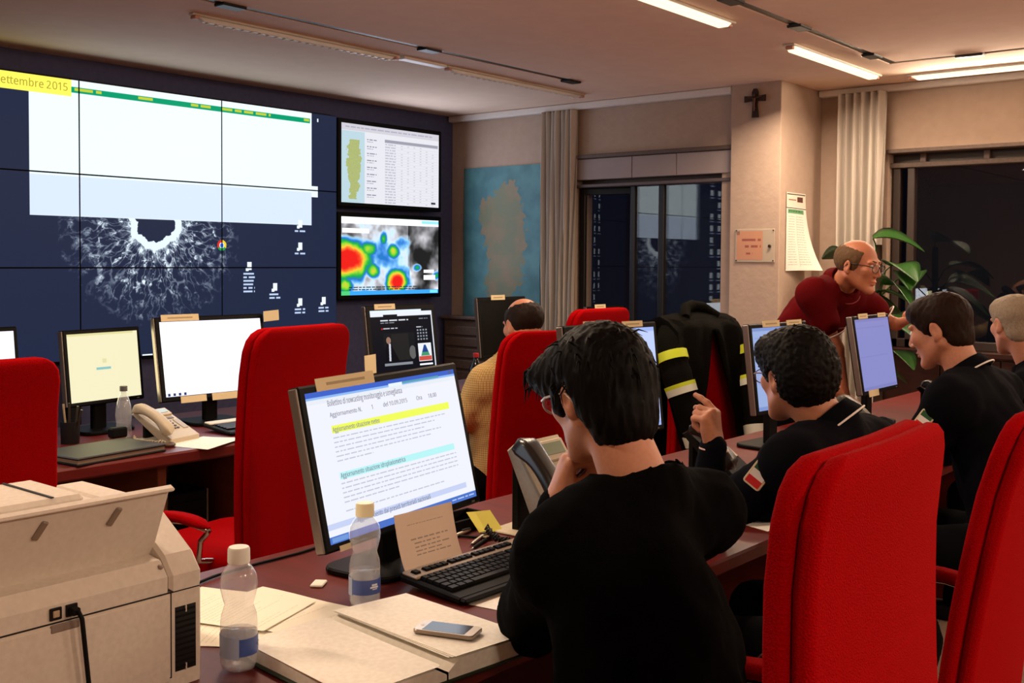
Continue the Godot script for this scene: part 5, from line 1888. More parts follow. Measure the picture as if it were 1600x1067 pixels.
# ---------------------------------------------------------------- people
# a distance field on a grid, meshed as surface nets
class Field:
	var o: Vector3
	var c: float
	var nx: int
	var ny: int
	var nz: int
	var f: PackedFloat32Array

	func _init(lo: Vector3, hi: Vector3, cell: float) -> void:
		c = cell
		o = lo
		nx = int(ceil((hi.x - lo.x) / c)) + 1
		ny = int(ceil((hi.y - lo.y) / c)) + 1
		nz = int(ceil((hi.z - lo.z) / c)) + 1
		f = PackedFloat32Array()
		f.resize(nx * ny * nz)
		f.fill(0.06)

	func span(lo: Vector3, hi: Vector3) -> Array:
		var a := ((lo - o) / c).floor()
		var b := ((hi - o) / c).ceil()
		return [maxi(0, int(a.x)), mini(nx - 1, int(b.x)), maxi(0, int(a.y)), mini(ny - 1, int(b.y)), maxi(0, int(a.z)), mini(nz - 1, int(b.z))]

	# tapered capsule, joined with a smooth minimum of width k
	func cone(a: Vector3, b: Vector3, ra: float, rb: float, k: float) -> void:
		var m := maxf(ra, rb) + k + c * 2.5
		var s := span(a.min(b) - Vector3.ONE * m, a.max(b) + Vector3.ONE * m)
		var ba := b - a
		var l2 := maxf(ba.length_squared(), 1e-9)
		var dr := rb - ra
		for z in range(s[4], s[5] + 1):
			for y in range(s[2], s[3] + 1):
				var i: int = (z * ny + y) * nx + s[0]
				var p := Vector3(o.x + s[0] * c, o.y + y * c, o.z + z * c) - a
				for x in range(s[0], s[1] + 1):
					var t := clampf(p.dot(ba) / l2, 0.0, 1.0)
					var d := (p - ba * t).length() - ra - dr * t
					if d < m:
						var v := f[i]
						var h := k - absf(v - d)
						f[i] = (v if v < d else d) - (h * h / (4.0 * k) if h > 0.0 else 0.0)
					p.x += c
					i += 1

	# ellipsoid; cut removes it instead
	func egg(q: Vector3, r: Vector3, bs: Basis, k: float, cut := false) -> void:
		var m := maxf(r.x, maxf(r.y, r.z)) + k + c * 2.5
		var s := span(q - Vector3.ONE * m, q + Vector3.ONE * m)
		var inv := bs.transposed()
		var r2 := r * r
		for z in range(s[4], s[5] + 1):
			for y in range(s[2], s[3] + 1):
				var i: int = (z * ny + y) * nx + s[0]
				for x in range(s[0], s[1] + 1):
					var p := inv * (Vector3(o.x + x * c, o.y + y * c, o.z + z * c) - q)
					var k0 := (p / r).length()
					var k1 := (p / r2).length()
					var d := k0 * (k0 - 1.0) / maxf(k1, 1e-6)
					var v := f[i]
					if cut:
						d = -d
						var h := k - absf(v - d)
						f[i] = (v if v > d else d) + (h * h / (4.0 * k) if h > 0.0 else 0.0)
					elif d < m:
						var h := k - absf(v - d)
						f[i] = (v if v < d else d) - (h * h / (4.0 * k) if h > 0.0 else 0.0)
					i += 1

	# cuts a round hole for the neck above the neckline
	func neck_hole(at: Vector3, n: Vector3, wide: float) -> void:
		var i := 0
		for z in nz:
			for y in ny:
				var p := Vector3(o.x, o.y + y * c, o.z + z * c) - at
				for x in nx:
					var d := p.dot(n)
					if d > -0.02 and d < 0.3:
						var q := wide - (p - n * d).length()
						if d < q:
							q = d
						if q > f[i]:
							f[i] = q
					p.x += c
					i += 1

	func ripple(nz_: FastNoiseLite, amp: float, stretch: Vector3, fade := 0.05, swell := 0.0) -> void:
		var i := 0
		for z in nz:
			for y in ny:
				for x in nx:
					if absf(f[i]) < fade:
						f[i] += nz_.get_noise_3d((o.x + x * c) * stretch.x, (o.y + y * c) * stretch.y, (o.z + z * c) * stretch.z) * amp - swell
					i += 1

	func mesh_into(s: Shape, off: Vector3) -> void:
		var idx := {}
		var pts := PackedVector3Array()
		var nor := PackedVector3Array()
		var sx := 1
		var sy := nx
		var sz := nx * ny
		var lim := c * 4.0
		for z in nz - 1:
			for y in ny - 1:
				var i := (z * ny + y) * nx
				for x in nx - 1:
					var v0 := f[i]
					if v0 < lim and v0 > -lim:
						var v1 := f[i + sx]; var v2 := f[i + sy]; var v3 := f[i + sx + sy]
						var v4 := f[i + sz]; var v5 := f[i + sx + sz]; var v6 := f[i + sy + sz]; var v7 := f[i + sx + sy + sz]
						var n := int(v0 < 0.0) + int(v1 < 0.0) + int(v2 < 0.0) + int(v3 < 0.0) + int(v4 < 0.0) + int(v5 < 0.0) + int(v6 < 0.0) + int(v7 < 0.0)
						if n > 0 and n < 8:
							var g := Vector3(v1 + v3 + v5 + v7 - v0 - v2 - v4 - v6, v2 + v3 + v6 + v7 - v0 - v1 - v4 - v5, v4 + v5 + v6 + v7 - v0 - v1 - v2 - v3) * 0.25
							var acc := Vector3.ZERO
							var cnt := 0
							if (v0 < 0.0) != (v1 < 0.0): acc += Vector3(v0 / (v0 - v1), 0, 0); cnt += 1
							if (v2 < 0.0) != (v3 < 0.0): acc += Vector3(v2 / (v2 - v3), 1, 0); cnt += 1
							if (v4 < 0.0) != (v5 < 0.0): acc += Vector3(v4 / (v4 - v5), 0, 1); cnt += 1
							if (v6 < 0.0) != (v7 < 0.0): acc += Vector3(v6 / (v6 - v7), 1, 1); cnt += 1
							if (v0 < 0.0) != (v2 < 0.0): acc += Vector3(0, v0 / (v0 - v2), 0); cnt += 1
							if (v1 < 0.0) != (v3 < 0.0): acc += Vector3(1, v1 / (v1 - v3), 0); cnt += 1
							if (v4 < 0.0) != (v6 < 0.0): acc += Vector3(0, v4 / (v4 - v6), 1); cnt += 1
							if (v5 < 0.0) != (v7 < 0.0): acc += Vector3(1, v5 / (v5 - v7), 1); cnt += 1
							if (v0 < 0.0) != (v4 < 0.0): acc += Vector3(0, 0, v0 / (v0 - v4)); cnt += 1
							if (v1 < 0.0) != (v5 < 0.0): acc += Vector3(1, 0, v1 / (v1 - v5)); cnt += 1
							if (v2 < 0.0) != (v6 < 0.0): acc += Vector3(0, 1, v2 / (v2 - v6)); cnt += 1
							if (v3 < 0.0) != (v7 < 0.0): acc += Vector3(1, 1, v3 / (v3 - v7)); cnt += 1
							acc /= cnt
							idx[i] = pts.size()
							pts.append(o + (Vector3(x, y, z) + acc) * c - off)
							nor.append(g.normalized())
					i += 1
		# smooth the normals over neighbours, then lay one quad round each crossed edge
		var acc2 := nor.duplicate()
		for i in idx:
			var k: int = idx[i]
			for d in [sx, sy, sz]:
				var j: int = idx.get(i + d, -1)
				if j >= 0:
					acc2[k] += nor[j] * 0.7
					acc2[j] += nor[k] * 0.7
		for k in acc2.size():
			acc2[k] = acc2[k].normalized()
		for i in idx:
			var v0 := f[i]
			for e in [[sx, sy, sz], [sy, sz, sx], [sz, sx, sy]]:
				var v1 := f[i + e[0]]
				if (v0 < 0.0) != (v1 < 0.0):
					var b: int = idx.get(i - e[1], -1)
					var cc: int = idx.get(i - e[1] - e[2], -1)
					var d: int = idx.get(i - e[2], -1)
					if b >= 0 and cc >= 0 and d >= 0:
						var a: int = idx[i]
						s.tri(pts[a], pts[b], pts[cc], acc2[a], acc2[b], acc2[cc])
						s.tri(pts[a], pts[cc], pts[d], acc2[a], acc2[cc], acc2[d])


# Prims are kept in lists first: ["c", a, b, ra, rb, k], ["e", centre, radii, basis, k], ["x", ... cut], then run on a grid that fits them
func field_of(prims: Array, cell: float) -> Field:
	var lo := Vector3.ONE * 1e9
	var hi := -lo
	for p in prims:
		if p[0] == "c":
			var r := Vector3.ONE * maxf(p[3], p[4])
			lo = lo.min(p[1] - r).min(p[2] - r)
			hi = hi.max(p[1] + r).max(p[2] + r)
		elif p[0] == "e":
			var r := Vector3.ONE * maxf(p[2].x, maxf(p[2].y, p[2].z))
			lo = lo.min(p[1] - r)
			hi = hi.max(p[1] + r)
	var fl := Field.new(lo - Vector3.ONE * cell * 3.0, hi + Vector3.ONE * cell * 3.0, cell)
	for p in prims:
		if p[0] == "c":
			fl.cone(p[1], p[2], p[3], p[4], p[5])
		else:
			fl.egg(p[1], p[2], p[3], p[4], p[0] == "x")
	return fl


# head prims in head axes: face towards -Z, up +Y, origin between the ears
func head_prims(x: Transform3D, neck: Vector3, full := 1.0, crown := 1.0) -> Array:
	var B := x.basis.orthonormalized()
	var g := x.basis.get_scale().x
	var r := []
	var e := func(c: Vector3, rad: Vector3, k: float): r.append(["e", x * c, rad * g, B, k])
	e.call(Vector3(0, 0.032, 0.014), Vector3(0.074, 0.086, 0.096) * crown, 0.02)
	e.call(Vector3(0, -0.03, -0.035), Vector3(0.058 * full, 0.08, 0.058), 0.03)
	for s in [-1.0, 1.0]:
		r.append(["c", x * Vector3(s * 0.054 * full, -0.045, 0.008), x * Vector3(s * 0.018, -0.1, -0.072), 0.02, 0.016, 0.025])
		e.call(Vector3(s * 0.034, -0.012, -0.068), Vector3(0.026 * full, 0.024, 0.022), 0.02)
		e.call(Vector3(s * 0.03, 0.03, -0.079), Vector3(0.024, 0.009, 0.012), 0.015)
	e.call(Vector3(0, -0.104, -0.075), Vector3(0.02, 0.014, 0.016), 0.02)
	r.append(["c", x * Vector3(0, 0.018, -0.09), x * Vector3(0, -0.024, -0.109), 0.0065, 0.0105, 0.012])
	for s in [-1.0, 1.0]:
		e.call(Vector3(s * 0.0105, -0.031, -0.1), Vector3(0.008, 0.007, 0.011), 0.006)
	e.call(Vector3(0, -0.058, -0.0905), Vector3(0.021, 0.0055, 0.0095), 0.006)
	e.call(Vector3(0, -0.07, -0.089), Vector3(0.019, 0.006, 0.0095), 0.005)
	for s in [-1.0, 1.0]:
		r.append(["x", x * Vector3(s * 0.031, 0.011, -0.1), Vector3(0.017, 0.011, 0.016), B, 0.012])
		# ear: an upright flattened disc with a hollow
		r.append(["e", x * Vector3(s * 0.079, -0.004, 0.014), Vector3(0.0095, 0.032, 0.019), B * Basis(Vector3.UP, s * -0.35) * Basis(Vector3.RIGHT, -0.15), 0.006])
		r.append(["e", x * Vector3(s * 0.078, -0.03, 0.006), Vector3(0.007, 0.01, 0.009), B, 0.006])
		r.append(["x", x * Vector3(s * 0.09, 0.0, 0.011), Vector3(0.008, 0.02, 0.01), B * Basis(Vector3.UP, s * -0.35), 0.005])
	r.append(["c", x * Vector3(0, -0.045, 0.03), neck, 0.055, 0.062, 0.03])
	return r


# a hand at the end of a wrist: dir along the palm, nrm out of the back of the hand, side +1 for a right hand seen from its back.
# bend: five arrays [spread, first, second, third joint] in degrees, thumb first
func hand_prims(w: Vector3, dir: Vector3, nrm: Vector3, side: float, bend: Array, big := 1.0) -> Array:
	var D := dir.normalized()
	var N := (nrm - D * nrm.dot(D)).normalized()
	var X := D.cross(N) * side
	var r := []
	var at := func(x: float, d: float, n: float) -> Vector3: return w + (X * x + D * d + N * n) * big
	# X points to the little-finger side
	var roots := [Vector3(-0.029, 0.083, 0.0), Vector3(-0.0095, 0.088, 0.003), Vector3(0.01, 0.083, 0.002), Vector3(0.028, 0.074, -0.002)]
	var lens := [[0.042, 0.025, 0.02], [0.046, 0.029, 0.021], [0.043, 0.027, 0.021], [0.034, 0.02, 0.018]]
	r.append(["c", at.call(0.0, -0.07, 0.0), at.call(0.0, 0.0, 0.0), 0.027 * big, 0.024 * big, 0.02])
	for k in 4:
		r.append(["c", at.call(roots[k].x * 0.55, 0.012, 0.0), at.call(roots[k].x, roots[k].y, roots[k].z), 0.0165 * big, 0.0115 * big, 0.016])
	r.append(["e", at.call(0.004, 0.045, -0.006), Vector3(0.034, 0.036, 0.013) * big, Basis(X, D, N), 0.012])
	for k in 4:
		var b: Array = bend[k + 1]
		var p: Vector3 = at.call(roots[k].x, roots[k].y, roots[k].z)
		var dd := D.rotated(N, deg_to_rad(b[0]) * -side)
		var ax := dd.cross(N).normalized()
		var ang := 0.0
		for j in 3:
			ang += deg_to_rad(b[j + 1])
			var q: Vector3 = p + dd.rotated(ax, -ang) * lens[k][j] * big
			var r0: float = [0.0102, 0.0092, 0.0083][j] * (0.92 if k == 3 else 1.0) * big
			r.append(["c", p, q, r0, r0 * 0.92, 0.005])
			p = q
	var tb: Array = bend[0]
	var p0: Vector3 = at.call(-0.02, 0.018, -0.006)
	var out := (-X).rotated(N, 0.0)
	var td := (D * cos(deg_to_rad(tb[0])) + out * sin(deg_to_rad(tb[0])) - N * sin(deg_to_rad(tb[1])) * 0.9).normalized()
	var q0: Vector3 = p0 + td * 0.044 * big
	r.append(["c", p0, q0, 0.0165 * big, 0.0118 * big, 0.014])
	var t2: Vector3 = (td + (D * 0.5 + X * 0.6 - N * 0.25) * (tb[2] / 60.0)).normalized()
	var q1: Vector3 = q0 + t2 * 0.032 * big
	r.append(["c", q0, q1, 0.0112 * big, 0.0102 * big, 0.005])
	var t3: Vector3 = (t2 + (D * 0.3 + X * 0.6 - N * 0.25) * (tb[3] / 60.0)).normalized()
	r.append(["c", q1, q1 + t3 * 0.026 * big, 0.0102 * big, 0.0085 * big, 0.005])
	return r


func hair_mat(c0: Color, c1: Color) -> StandardMaterial3D:
	var m := textured(c0, c1, 0.05, 5.0, 0.62, 0.0, 4, 91)
	m.uv1_world_triplanar = false
	m.uv1_scale = Vector3(14.0, 3.0, 14.0)
	m.metallic_specular = 0.22
	return m


# J holds the joints in world space
func person(label: String, J: Dictionary, look: Dictionary) -> Node3D:
	var base := Vector3(J.pelvis.x, 0, J.pelvis.z)
	var t := thing("person", label, "person", base, 0.0)
	var big: float = look.get("size", 1.0)
	var H: Transform3D = J.head
	# the body as one figure: a coarse trunk with limbs, a fine head, fine hands
	var trunk := trunk_prims(J, big, -0.014)
	var skin := Shape.new()
	field_of(trunk, 0.018).mesh_into(skin, base)
	field_of(head_prims(H, J.neck, look.get("full", 1.0), 1.0 if look.get("hair_kind", "") == "fringe" else 0.95), look.get("fine", 0.0046)).mesh_into(skin, base)
	for s in ["l", "r"]:
		if J.has("hand_" + s):
			var h: Array = J["hand_" + s]
			field_of(hand_prims(J["wrist_" + s], h[0], h[1], -1.0 if s == "l" else 1.0, h[2], big), look.get("fine_hand", 0.0042)).mesh_into(skin, base)
	put("body", skin, look.skin, t)
	# eyes
	for s in [-1.0, 1.0]:
		var eb := Shape.new()
		eb.ball(H * Vector3(s * 0.031, 0.009, -0.0805) - base, Vector3.ONE * 0.0115, 12, 8)
		var eye := put("eye", eb, mat(Color(0.85, 0.82, 0.78), 0.2), t)
		var ir := Shape.new()
		ir.ball(H * Vector3(s * 0.031, 0.008, -0.0893) - base, Vector3.ONE * 0.0045, 10, 6)
		put("iris", ir, mat(Color(0.12, 0.07, 0.04), 0.2), eye)
		var br := Shape.new()
		br.tube([H * Vector3(s * 0.014, 0.032, -0.0935) - base, H * Vector3(s * 0.034, 0.037, -0.089) - base, H * Vector3(s * 0.05, 0.031, -0.074) - base], [0.003, 0.0035, 0.002], 6)
		put("eyebrow", br, look.hair, t)
	var nz := FastNoiseLite.new()
	nz.frequency = 1.0
	nz.fractal_octaves = 3
	nz.seed = 5
	# clothes: the same trunk a little larger, ending at neck, cuffs and hems
	var cl := field_of(cloth_prims(J, big, look), look.get("weave", 0.014))
	cl.ripple(nz, look.get("fold", 0.012), Vector3(7, 5, 7))
	# neckline: a ball round the neck cut out
	var nd: Vector3 = (H.origin - J.neck).normalized()
	cl.neck_hole(J.neck + nd * look.get("collar_up", 0.012), nd, look.get("neck_wide", 0.095))
	var cs := Shape.new()
	cl.mesh_into(cs, base)
	var top := put(look.get("top_name", "shirt"), cs, look.cloth, t)
	var tr := []
	for s in ["l", "r"]:
		tr.append(["c", J["hip_" + s], J["knee_" + s], 0.092 * big, 0.068 * big, 0.04])
		tr.append(["c", J["knee_" + s], J["ankle_" + s], 0.068 * big, 0.052 * big, 0.03])
	tr.append(["c", J.hip_l, J.hip_r, 0.1 * big, 0.1 * big, 0.05])
	var tf := field_of(tr, 0.016)
	tf.ripple(nz, 0.008, Vector3(7, 5, 7))
	var ts := Shape.new()
	tf.mesh_into(ts, base)
	put("trousers", ts, look.get("trousers", M.dark_cloth), t)
	for s in ["l", "r"]:
		var sh := Shape.new()
		var an: Vector3 = J["ankle_" + s] - base
		var fw: Vector3 = J.facing
		var rows := []
		for i in 8:
			var u := i / 7.0
			var wdt: float = 0.075 + 0.025 * sin(PI * u * 0.9)
			var end: float = sqrt(clampf(1.0 - pow(absf(u - 0.5) * 2.0, 5.0), 0.04, 1.0))
			var hh: float = lerpf(0.085, 0.045, u)
			rows.append(ring3(rrect(wdt * end, hh * end, 0.02 * end, 3), Transform3D(Basis(fw.cross(Vector3.UP), Vector3.UP, -fw), Vector3(an.x, hh * 0.5 + 0.003, an.z) + fw * (-0.07 + 0.26 * u))))
		sh.grid(rows)
		put("shoe", sh, M.soft_black, t)
	hair(t, H, base, look)
	if look.get("collar", false):
		collar(t, J, base, look, top)
	if look.has("glasses"):
		glasses(t, H, base, look.glasses)
	return t


func trunk_prims(J: Dictionary, g: float, grow: float) -> Array:
	var r := []
	var chest: Vector3 = J.chest
	var across: Vector3 = (J.sho_r - J.sho_l).normalized()
	var up: Vector3 = (J.neck - J.pelvis).normalized()
	var fr := across.cross(up).normalized()
	var bs := Basis(across, up, fr.normalized())
	r.append(["e", chest, Vector3(0.165, 0.2, 0.115) * g + Vector3.ONE * grow, bs, 0.06])
	r.append(["e", (chest + J.pelvis) * 0.5, Vector3(0.145, 0.17, 0.105) * g + Vector3.ONE * grow, bs, 0.06])
	r.append(["e", J.pelvis, Vector3(0.165, 0.12, 0.13) * g + Vector3.ONE * grow, bs, 0.06])
	r.append(["c", J.sho_l, J.sho_r, 0.062 * g + grow, 0.062 * g + grow, 0.06])
	r.append(["c", J.sho_l.lerp(J.neck, 0.15), J.neck.lerp(J.sho_l, 0.12), 0.05 * g + grow, 0.048 * g + grow, 0.05])
	r.append(["c", J.sho_r.lerp(J.neck, 0.15), J.neck.lerp(J.sho_r, 0.12), 0.05 * g + grow, 0.048 * g + grow, 0.05])
	r.append(["c", chest, J.neck, 0.085 * g + grow, 0.052 * g + grow, 0.05])
	for s in ["l", "r"]:
		r.append(["c", J["sho_" + s], J["elb_" + s], 0.054 * g + grow, 0.042 * g + grow, 0.035])
		r.append(["c", J["elb_" + s], J["wrist_" + s], 0.041 * g + grow, 0.027 * g + grow * 0.6, 0.02])
		if grow <= 0.0:
			r.append(["c", J["hip_" + s], J["knee_" + s], 0.08 * g, 0.055 * g, 0.04])
			r.append(["c", J["knee_" + s], J["ankle_" + s], 0.055 * g, 0.04 * g, 0.02])
	return r


func cloth_prims(J: Dictionary, g: float, look: Dictionary) -> Array:
	var r := trunk_prims(J, g, look.get("loose", 0.014))
	var n := r.size()
	# sleeves: long to the wrist, or ending on the upper arm
	for k in 4:
		r.pop_back()
	for s in ["l", "r"]:
		var sl: float = look.get("loose", 0.014)
		if look.get("short", false):
			var m: Vector3 = J["sho_" + s].lerp(J["elb_" + s], 0.5)
			r.append(["c", J["sho_" + s], m, 0.06 * g + sl, 0.056 * g + sl, 0.03])
		else:
			r.append(["c", J["sho_" + s], J["elb_" + s], 0.056 * g + sl, 0.046 * g + sl, 0.035])
			r.append(["c", J["elb_" + s], J["elb_" + s].lerp(J["wrist_" + s], 0.95), 0.045 * g + sl, 0.032 * g + sl * 0.6, 0.02])
	return r


func hair(t: Node3D, H: Transform3D, base: Vector3, look: Dictionary) -> void:
	var kind: String = look.get("hair_kind", "short")
	var B := H.basis.orthonormalized()
	var g := H.basis.get_scale().x
	var r := []
	var e := func(c: Vector3, rad: Vector3, k: float): r.append(["e", H * c, rad * g, B, k])
	var x := func(c: Vector3, rad: Vector3, k: float): r.append(["x", H * c, rad * g, B, k])
	match kind:
		"bushy":
			e.call(Vector3(0, 0.05, 0.022), Vector3(0.092, 0.09, 0.108), 0.02)
			e.call(Vector3(0, -0.002, 0.052), Vector3(0.087, 0.088, 0.074), 0.03)
			e.call(Vector3(0, -0.062, 0.066), Vector3(0.064, 0.056, 0.05), 0.03)
			e.call(Vector3(0, 0.075, -0.065), Vector3(0.072, 0.042, 0.055), 0.03)
			e.call(Vector3(-0.03, 0.062, -0.1), Vector3(0.05, 0.03, 0.035), 0.02)
			e.call(Vector3(-0.05, 0.045, -0.055), Vector3(0.035, 0.035, 0.05), 0.02)
			for s in [-1.0, 1.0]:
				e.call(Vector3(s * 0.072, 0.0, -0.028), Vector3(0.012, 0.03, 0.014), 0.01)
			x.call(Vector3(0, -0.045, -0.075), Vector3(0.085, 0.078, 0.07), 0.015)
			for s in [-1.0, 1.0]:
				x.call(Vector3(s * 0.095, -0.008, 0.012), Vector3(0.03, 0.04, 0.024), 0.01)
				x.call(Vector3(s * 0.09, -0.085, -0.005), Vector3(0.05, 0.055, 0.055), 0.015)
		"curly":
			e.call(Vector3(0, 0.046, 0.018), Vector3(0.091, 0.092, 0.108), 0.02)
			e.call(Vector3(0, 0.0, 0.052), Vector3(0.086, 0.085, 0.072), 0.03)
			e.call(Vector3(0, 0.075, -0.05), Vector3(0.076, 0.045, 0.05), 0.03)
			x.call(Vector3(0, -0.04, -0.085), Vector3(0.09, 0.085, 0.075), 0.015)
			for s in [-1.0, 1.0]:
				x.call(Vector3(s * 0.1, -0.012, 0.01), Vector3(0.032, 0.042, 0.03), 0.01)
			x.call(Vector3(0, -0.145, 0.0), Vector3(0.1, 0.075, 0.12), 0.02)
		"fringe":
			# a rim of hair round the sides and back, the crown bare
			e.call(Vector3(0, 0.03, 0.02), Vector3(0.084, 0.084, 0.1), 0.02)
			x.call(Vector3(0, 0.115, -0.005), Vector3(0.075, 0.06, 0.1), 0.02)
			x.call(Vector3(0, -0.02, -0.085), Vector3(0.095, 0.13, 0.075), 0.012)
			for s in [-1.0, 1.0]:
				x.call(Vector3(s * 0.1, -0.015, 0.008), Vector3(0.034, 0.045, 0.03), 0.01)
			x.call(Vector3(0, -0.13, 0.02), Vector3(0.12, 0.085, 0.12), 0.02)
		_:
			e.call(Vector3(0, 0.036, 0.018), Vector3(0.082, 0.088, 0.101), 0.02)
			e.call(Vector3(0, -0.04, 0.05), Vector3(0.06, 0.05, 0.052), 0.03)
			e.call(Vector3(0, 0.075, -0.04), Vector3(0.066, 0.04, 0.05), 0.03)
			x.call(Vector3(0, -0.035, -0.095), Vector3(0.095, 0.095, 0.075), 0.012)
			for s in [-1.0, 1.0]:
				x.call(Vector3(s * 0.098, -0.014, 0.008), Vector3(0.034, 0.045, 0.03), 0.01)
			x.call(Vector3(0, -0.165, 0.0), Vector3(0.12, 0.09, 0.13), 0.03)
	var fl := field_of(r, look.get("fine", 0.0046) * 1.1)
	var nz := FastNoiseLite.new()
	nz.frequency = 1.0
	nz.seed = 17
	nz.fractal_octaves = 3
	match kind:
		"bushy": fl.ripple(nz, 0.005, Vector3(75, 14, 75), 0.03, 0.004)
		"curly": fl.ripple(nz, 0.008, Vector3(75, 75, 75), 0.03, 0.006)
		_: fl.ripple(nz, 0.004, Vector3(70, 25, 70), 0.03, 0.0025)
	var s := Shape.new()
	fl.mesh_into(s, base)
	var rng := RandomNumberGenerator.new()
	rng.seed = 23
	if kind == "bushy":
		# loose locks standing off the outline
		for k in 320:
			var th := rng.randf_range(0, TAU)
			var ph := rng.randf_range(0.05, 1.75)
			var d := Vector3(sin(ph) * cos(th), cos(ph), sin(ph) * sin(th))
			if d.z < -0.35 and d.y < 0.3:
				continue
			var p := Vector3(0, 0.045, 0.02) + d * Vector3(0.087, 0.086, 0.103)
			var down := (Vector3(0, -1, 0) - d * d.dot(Vector3(0, -1, 0)) + Vector3(rng.randf_range(-0.5, 0.5), 0, rng.randf_range(-0.5, 0.5))).normalized()
			if d.y > 0.5:
				down = (Vector3(rng.randf_range(-1, 1), 0, rng.randf_range(-1.0, 0.8)) - d * 0.2).normalized()
			var L := rng.randf_range(0.03, 0.06)
			s.tube([H * (p - d * 0.006) - base, H * (p + down * L * 0.5 + d * rng.randf_range(0.004, 0.013)) - base, H * (p + down * L + d * rng.randf_range(-0.004, 0.006)) - base], [0.0022, 0.0017, 0.0004], 4)
		for k in 60:
			var p := Vector3(rng.randf_range(-0.075, 0.03), rng.randf_range(0.045, 0.085), rng.randf_range(-0.12, -0.07))
			s.tube([H * p - base, H * (p + Vector3(-0.008, -0.008, -0.02)) - base, H * (p + Vector3(-0.012, -0.035, -0.026)) - base], [0.003, 0.0022, 0.0004], 4)
		for k in 40:
			var p := Vector3(rng.randf_range(-0.05, 0.05), rng.randf_range(-0.095, -0.06), rng.randf_range(0.075, 0.1))
			s.tube([H * p - base, H * (p + Vector3(rng.randf_range(-0.006, 0.006), -0.03, -0.008)) - base], [0.0026, 0.0004], 4)
	put("hair", s, look.hair, t)


func collar(t: Node3D, J: Dictionary, base: Vector3, look: Dictionary, top: Node3D) -> void:
	var nd: Vector3 = (J.head.origin - J.neck).normalized()
	var across: Vector3 = (J.sho_r - J.sho_l).normalized()
	var fw := nd.cross(across).normalized()
	across = fw.cross(nd).normalized()
	# stand collar folded down, with a white line along its edge
	var rows := []
	var edge := []
	for e in [[0.07, -0.02], [0.076, 0.032], [0.083, 0.036], [0.108, -0.006], [0.098, -0.012]]:
		var ring := PackedVector3Array()
		for k in 28:
			var an := TAU * k / 28
			var lift := 0.012 * sin(an)
			ring.append(J.neck - base + across * cos(an) * e[0] + fw * sin(an) * e[0] * -0.95 + nd * (e[1] + lift))
		rows.append(ring)
	var cs := Shape.new()
	cs.grid(rows, true, 0)
	put("collar", cs, look.cloth, t)
	var pts := []
	for k in 28:
		var an := TAU * k / 28
		pts.append(J.neck - base + across * cos(an) * 0.109 + fw * sin(an) * 0.109 * -0.95 + nd * (-0.005 + 0.012 * sin(an)))
	var es := Shape.new()
	es.tube(pts, 0.0028, 6, true)
	put("collar_trim", es, look.get("trim", mat(Color(0.85, 0.82, 0.8), 0.7)), t)


func cuff(t: Node3D, at: Vector3, dir: Vector3, r: float, m: Material) -> void:
	var s := Shape.new()
	var d := dir.normalized()
	var u := d.cross(Vector3(0.3, 0.2, 0.9)).normalized()
	var w := d.cross(u)
	var pts := []
	for k in 24:
		var an := TAU * k / 24
		pts.append(at - t.position + u * cos(an) * r + w * sin(an) * r)
	s.tube(pts, 0.0035, 6, true)
	put("cuff_trim", s, m, t)


# shoulder badge: green, white and red in a pale rim
func badge(t: Node3D, at: Vector3, out: Vector3, along: Vector3, k := 1.0) -> void:
	var n := out.normalized()
	var u := (along - n * along.dot(n)).normalized()
	var x := Transform3D(Basis(u, n.cross(u), n), at - t.position)
	var s := Shape.new()
	s.prism(rrect(0.066 * k, 0.048 * k, 0.007, 3), -0.004, 0.003, x, 0.001)
	var b := put("shoulder_badge", s, mat(Color(0.8, 0.75, 0.62), 0.8), t)
	for e in [[-0.019, Color(0.1, 0.3, 0.16)], [0.0, Color(0.85, 0.83, 0.8)], [0.019, Color(0.75, 0.08, 0.08)]]:
		put("badge_stripe", boxy(x * Vector3(e[0] * k, 0, 0.0035), Vector3(0.019 * k, 0.038 * k, 0.002), 0.0, x.basis), mat(e[1], 0.8), b)


func glasses(t: Node3D, H: Transform3D, base: Vector3, g: Dictionary) -> void:
	var o := Node3D.new()
	o.name = "glasses"
	t.add_child(o)
	o.transform = Transform3D(Basis.IDENTITY, -base) * H
	var m: Material = g.frame
	for s in [-1.0, 1.0]:
		var pts := []
		for k in 20:
			var an := TAU * k / 20
			pts.append(Vector3(s * 0.033 + cos(an) * 0.026, 0.004 + sin(an) * 0.019, -0.108 + 0.006 * absf(cos(an) * 0.5 + s * 0.5)))
		var rim := Shape.new()
		rim.tube(pts, g.get("thick", 0.0015), 6, true)
		put("rim", rim, m, o)
		var ln := Shape.new()
		var disc := []
		for q in [0.0005, 0.96]:
			var ring := PackedVector3Array()
			for k in 20:
				var an := TAU * k / 20
				ring.append(Vector3(s * 0.033 + cos(an) * 0.026 * q, 0.004 + sin(an) * 0.019 * q, -0.108 + 0.006 * absf(cos(an) * 0.5 * q + s * 0.5)))
			disc.append(ring)
		ln.grid(disc, true, 0)
		put("lens", ln, M.lens, o)
		var tm := Shape.new()
		tm.tube([Vector3(s * 0.06, 0.012, -0.102), Vector3(s * 0.075, 0.014, -0.07), Vector3(s * 0.083, 0.012, -0.005), Vector3(s * 0.084, 0.008, 0.01), Vector3(s * 0.083, -0.014, 0.03)], [g.get("thick", 0.0015) * g.get("temple", 1.3), g.get("thick", 0.0015) * g.get("temple", 1.3), 0.002, 0.002, 0.0015], 6)
		put("temple", tm, m, o)
	var brg := Shape.new()
	brg.tube([Vector3(-0.009, 0.008, -0.108), Vector3(0, 0.011, -0.112), Vector3(0.009, 0.008, -0.108)], g.get("thick", 0.0015), 6)
	put("bridge", brg, m, o)


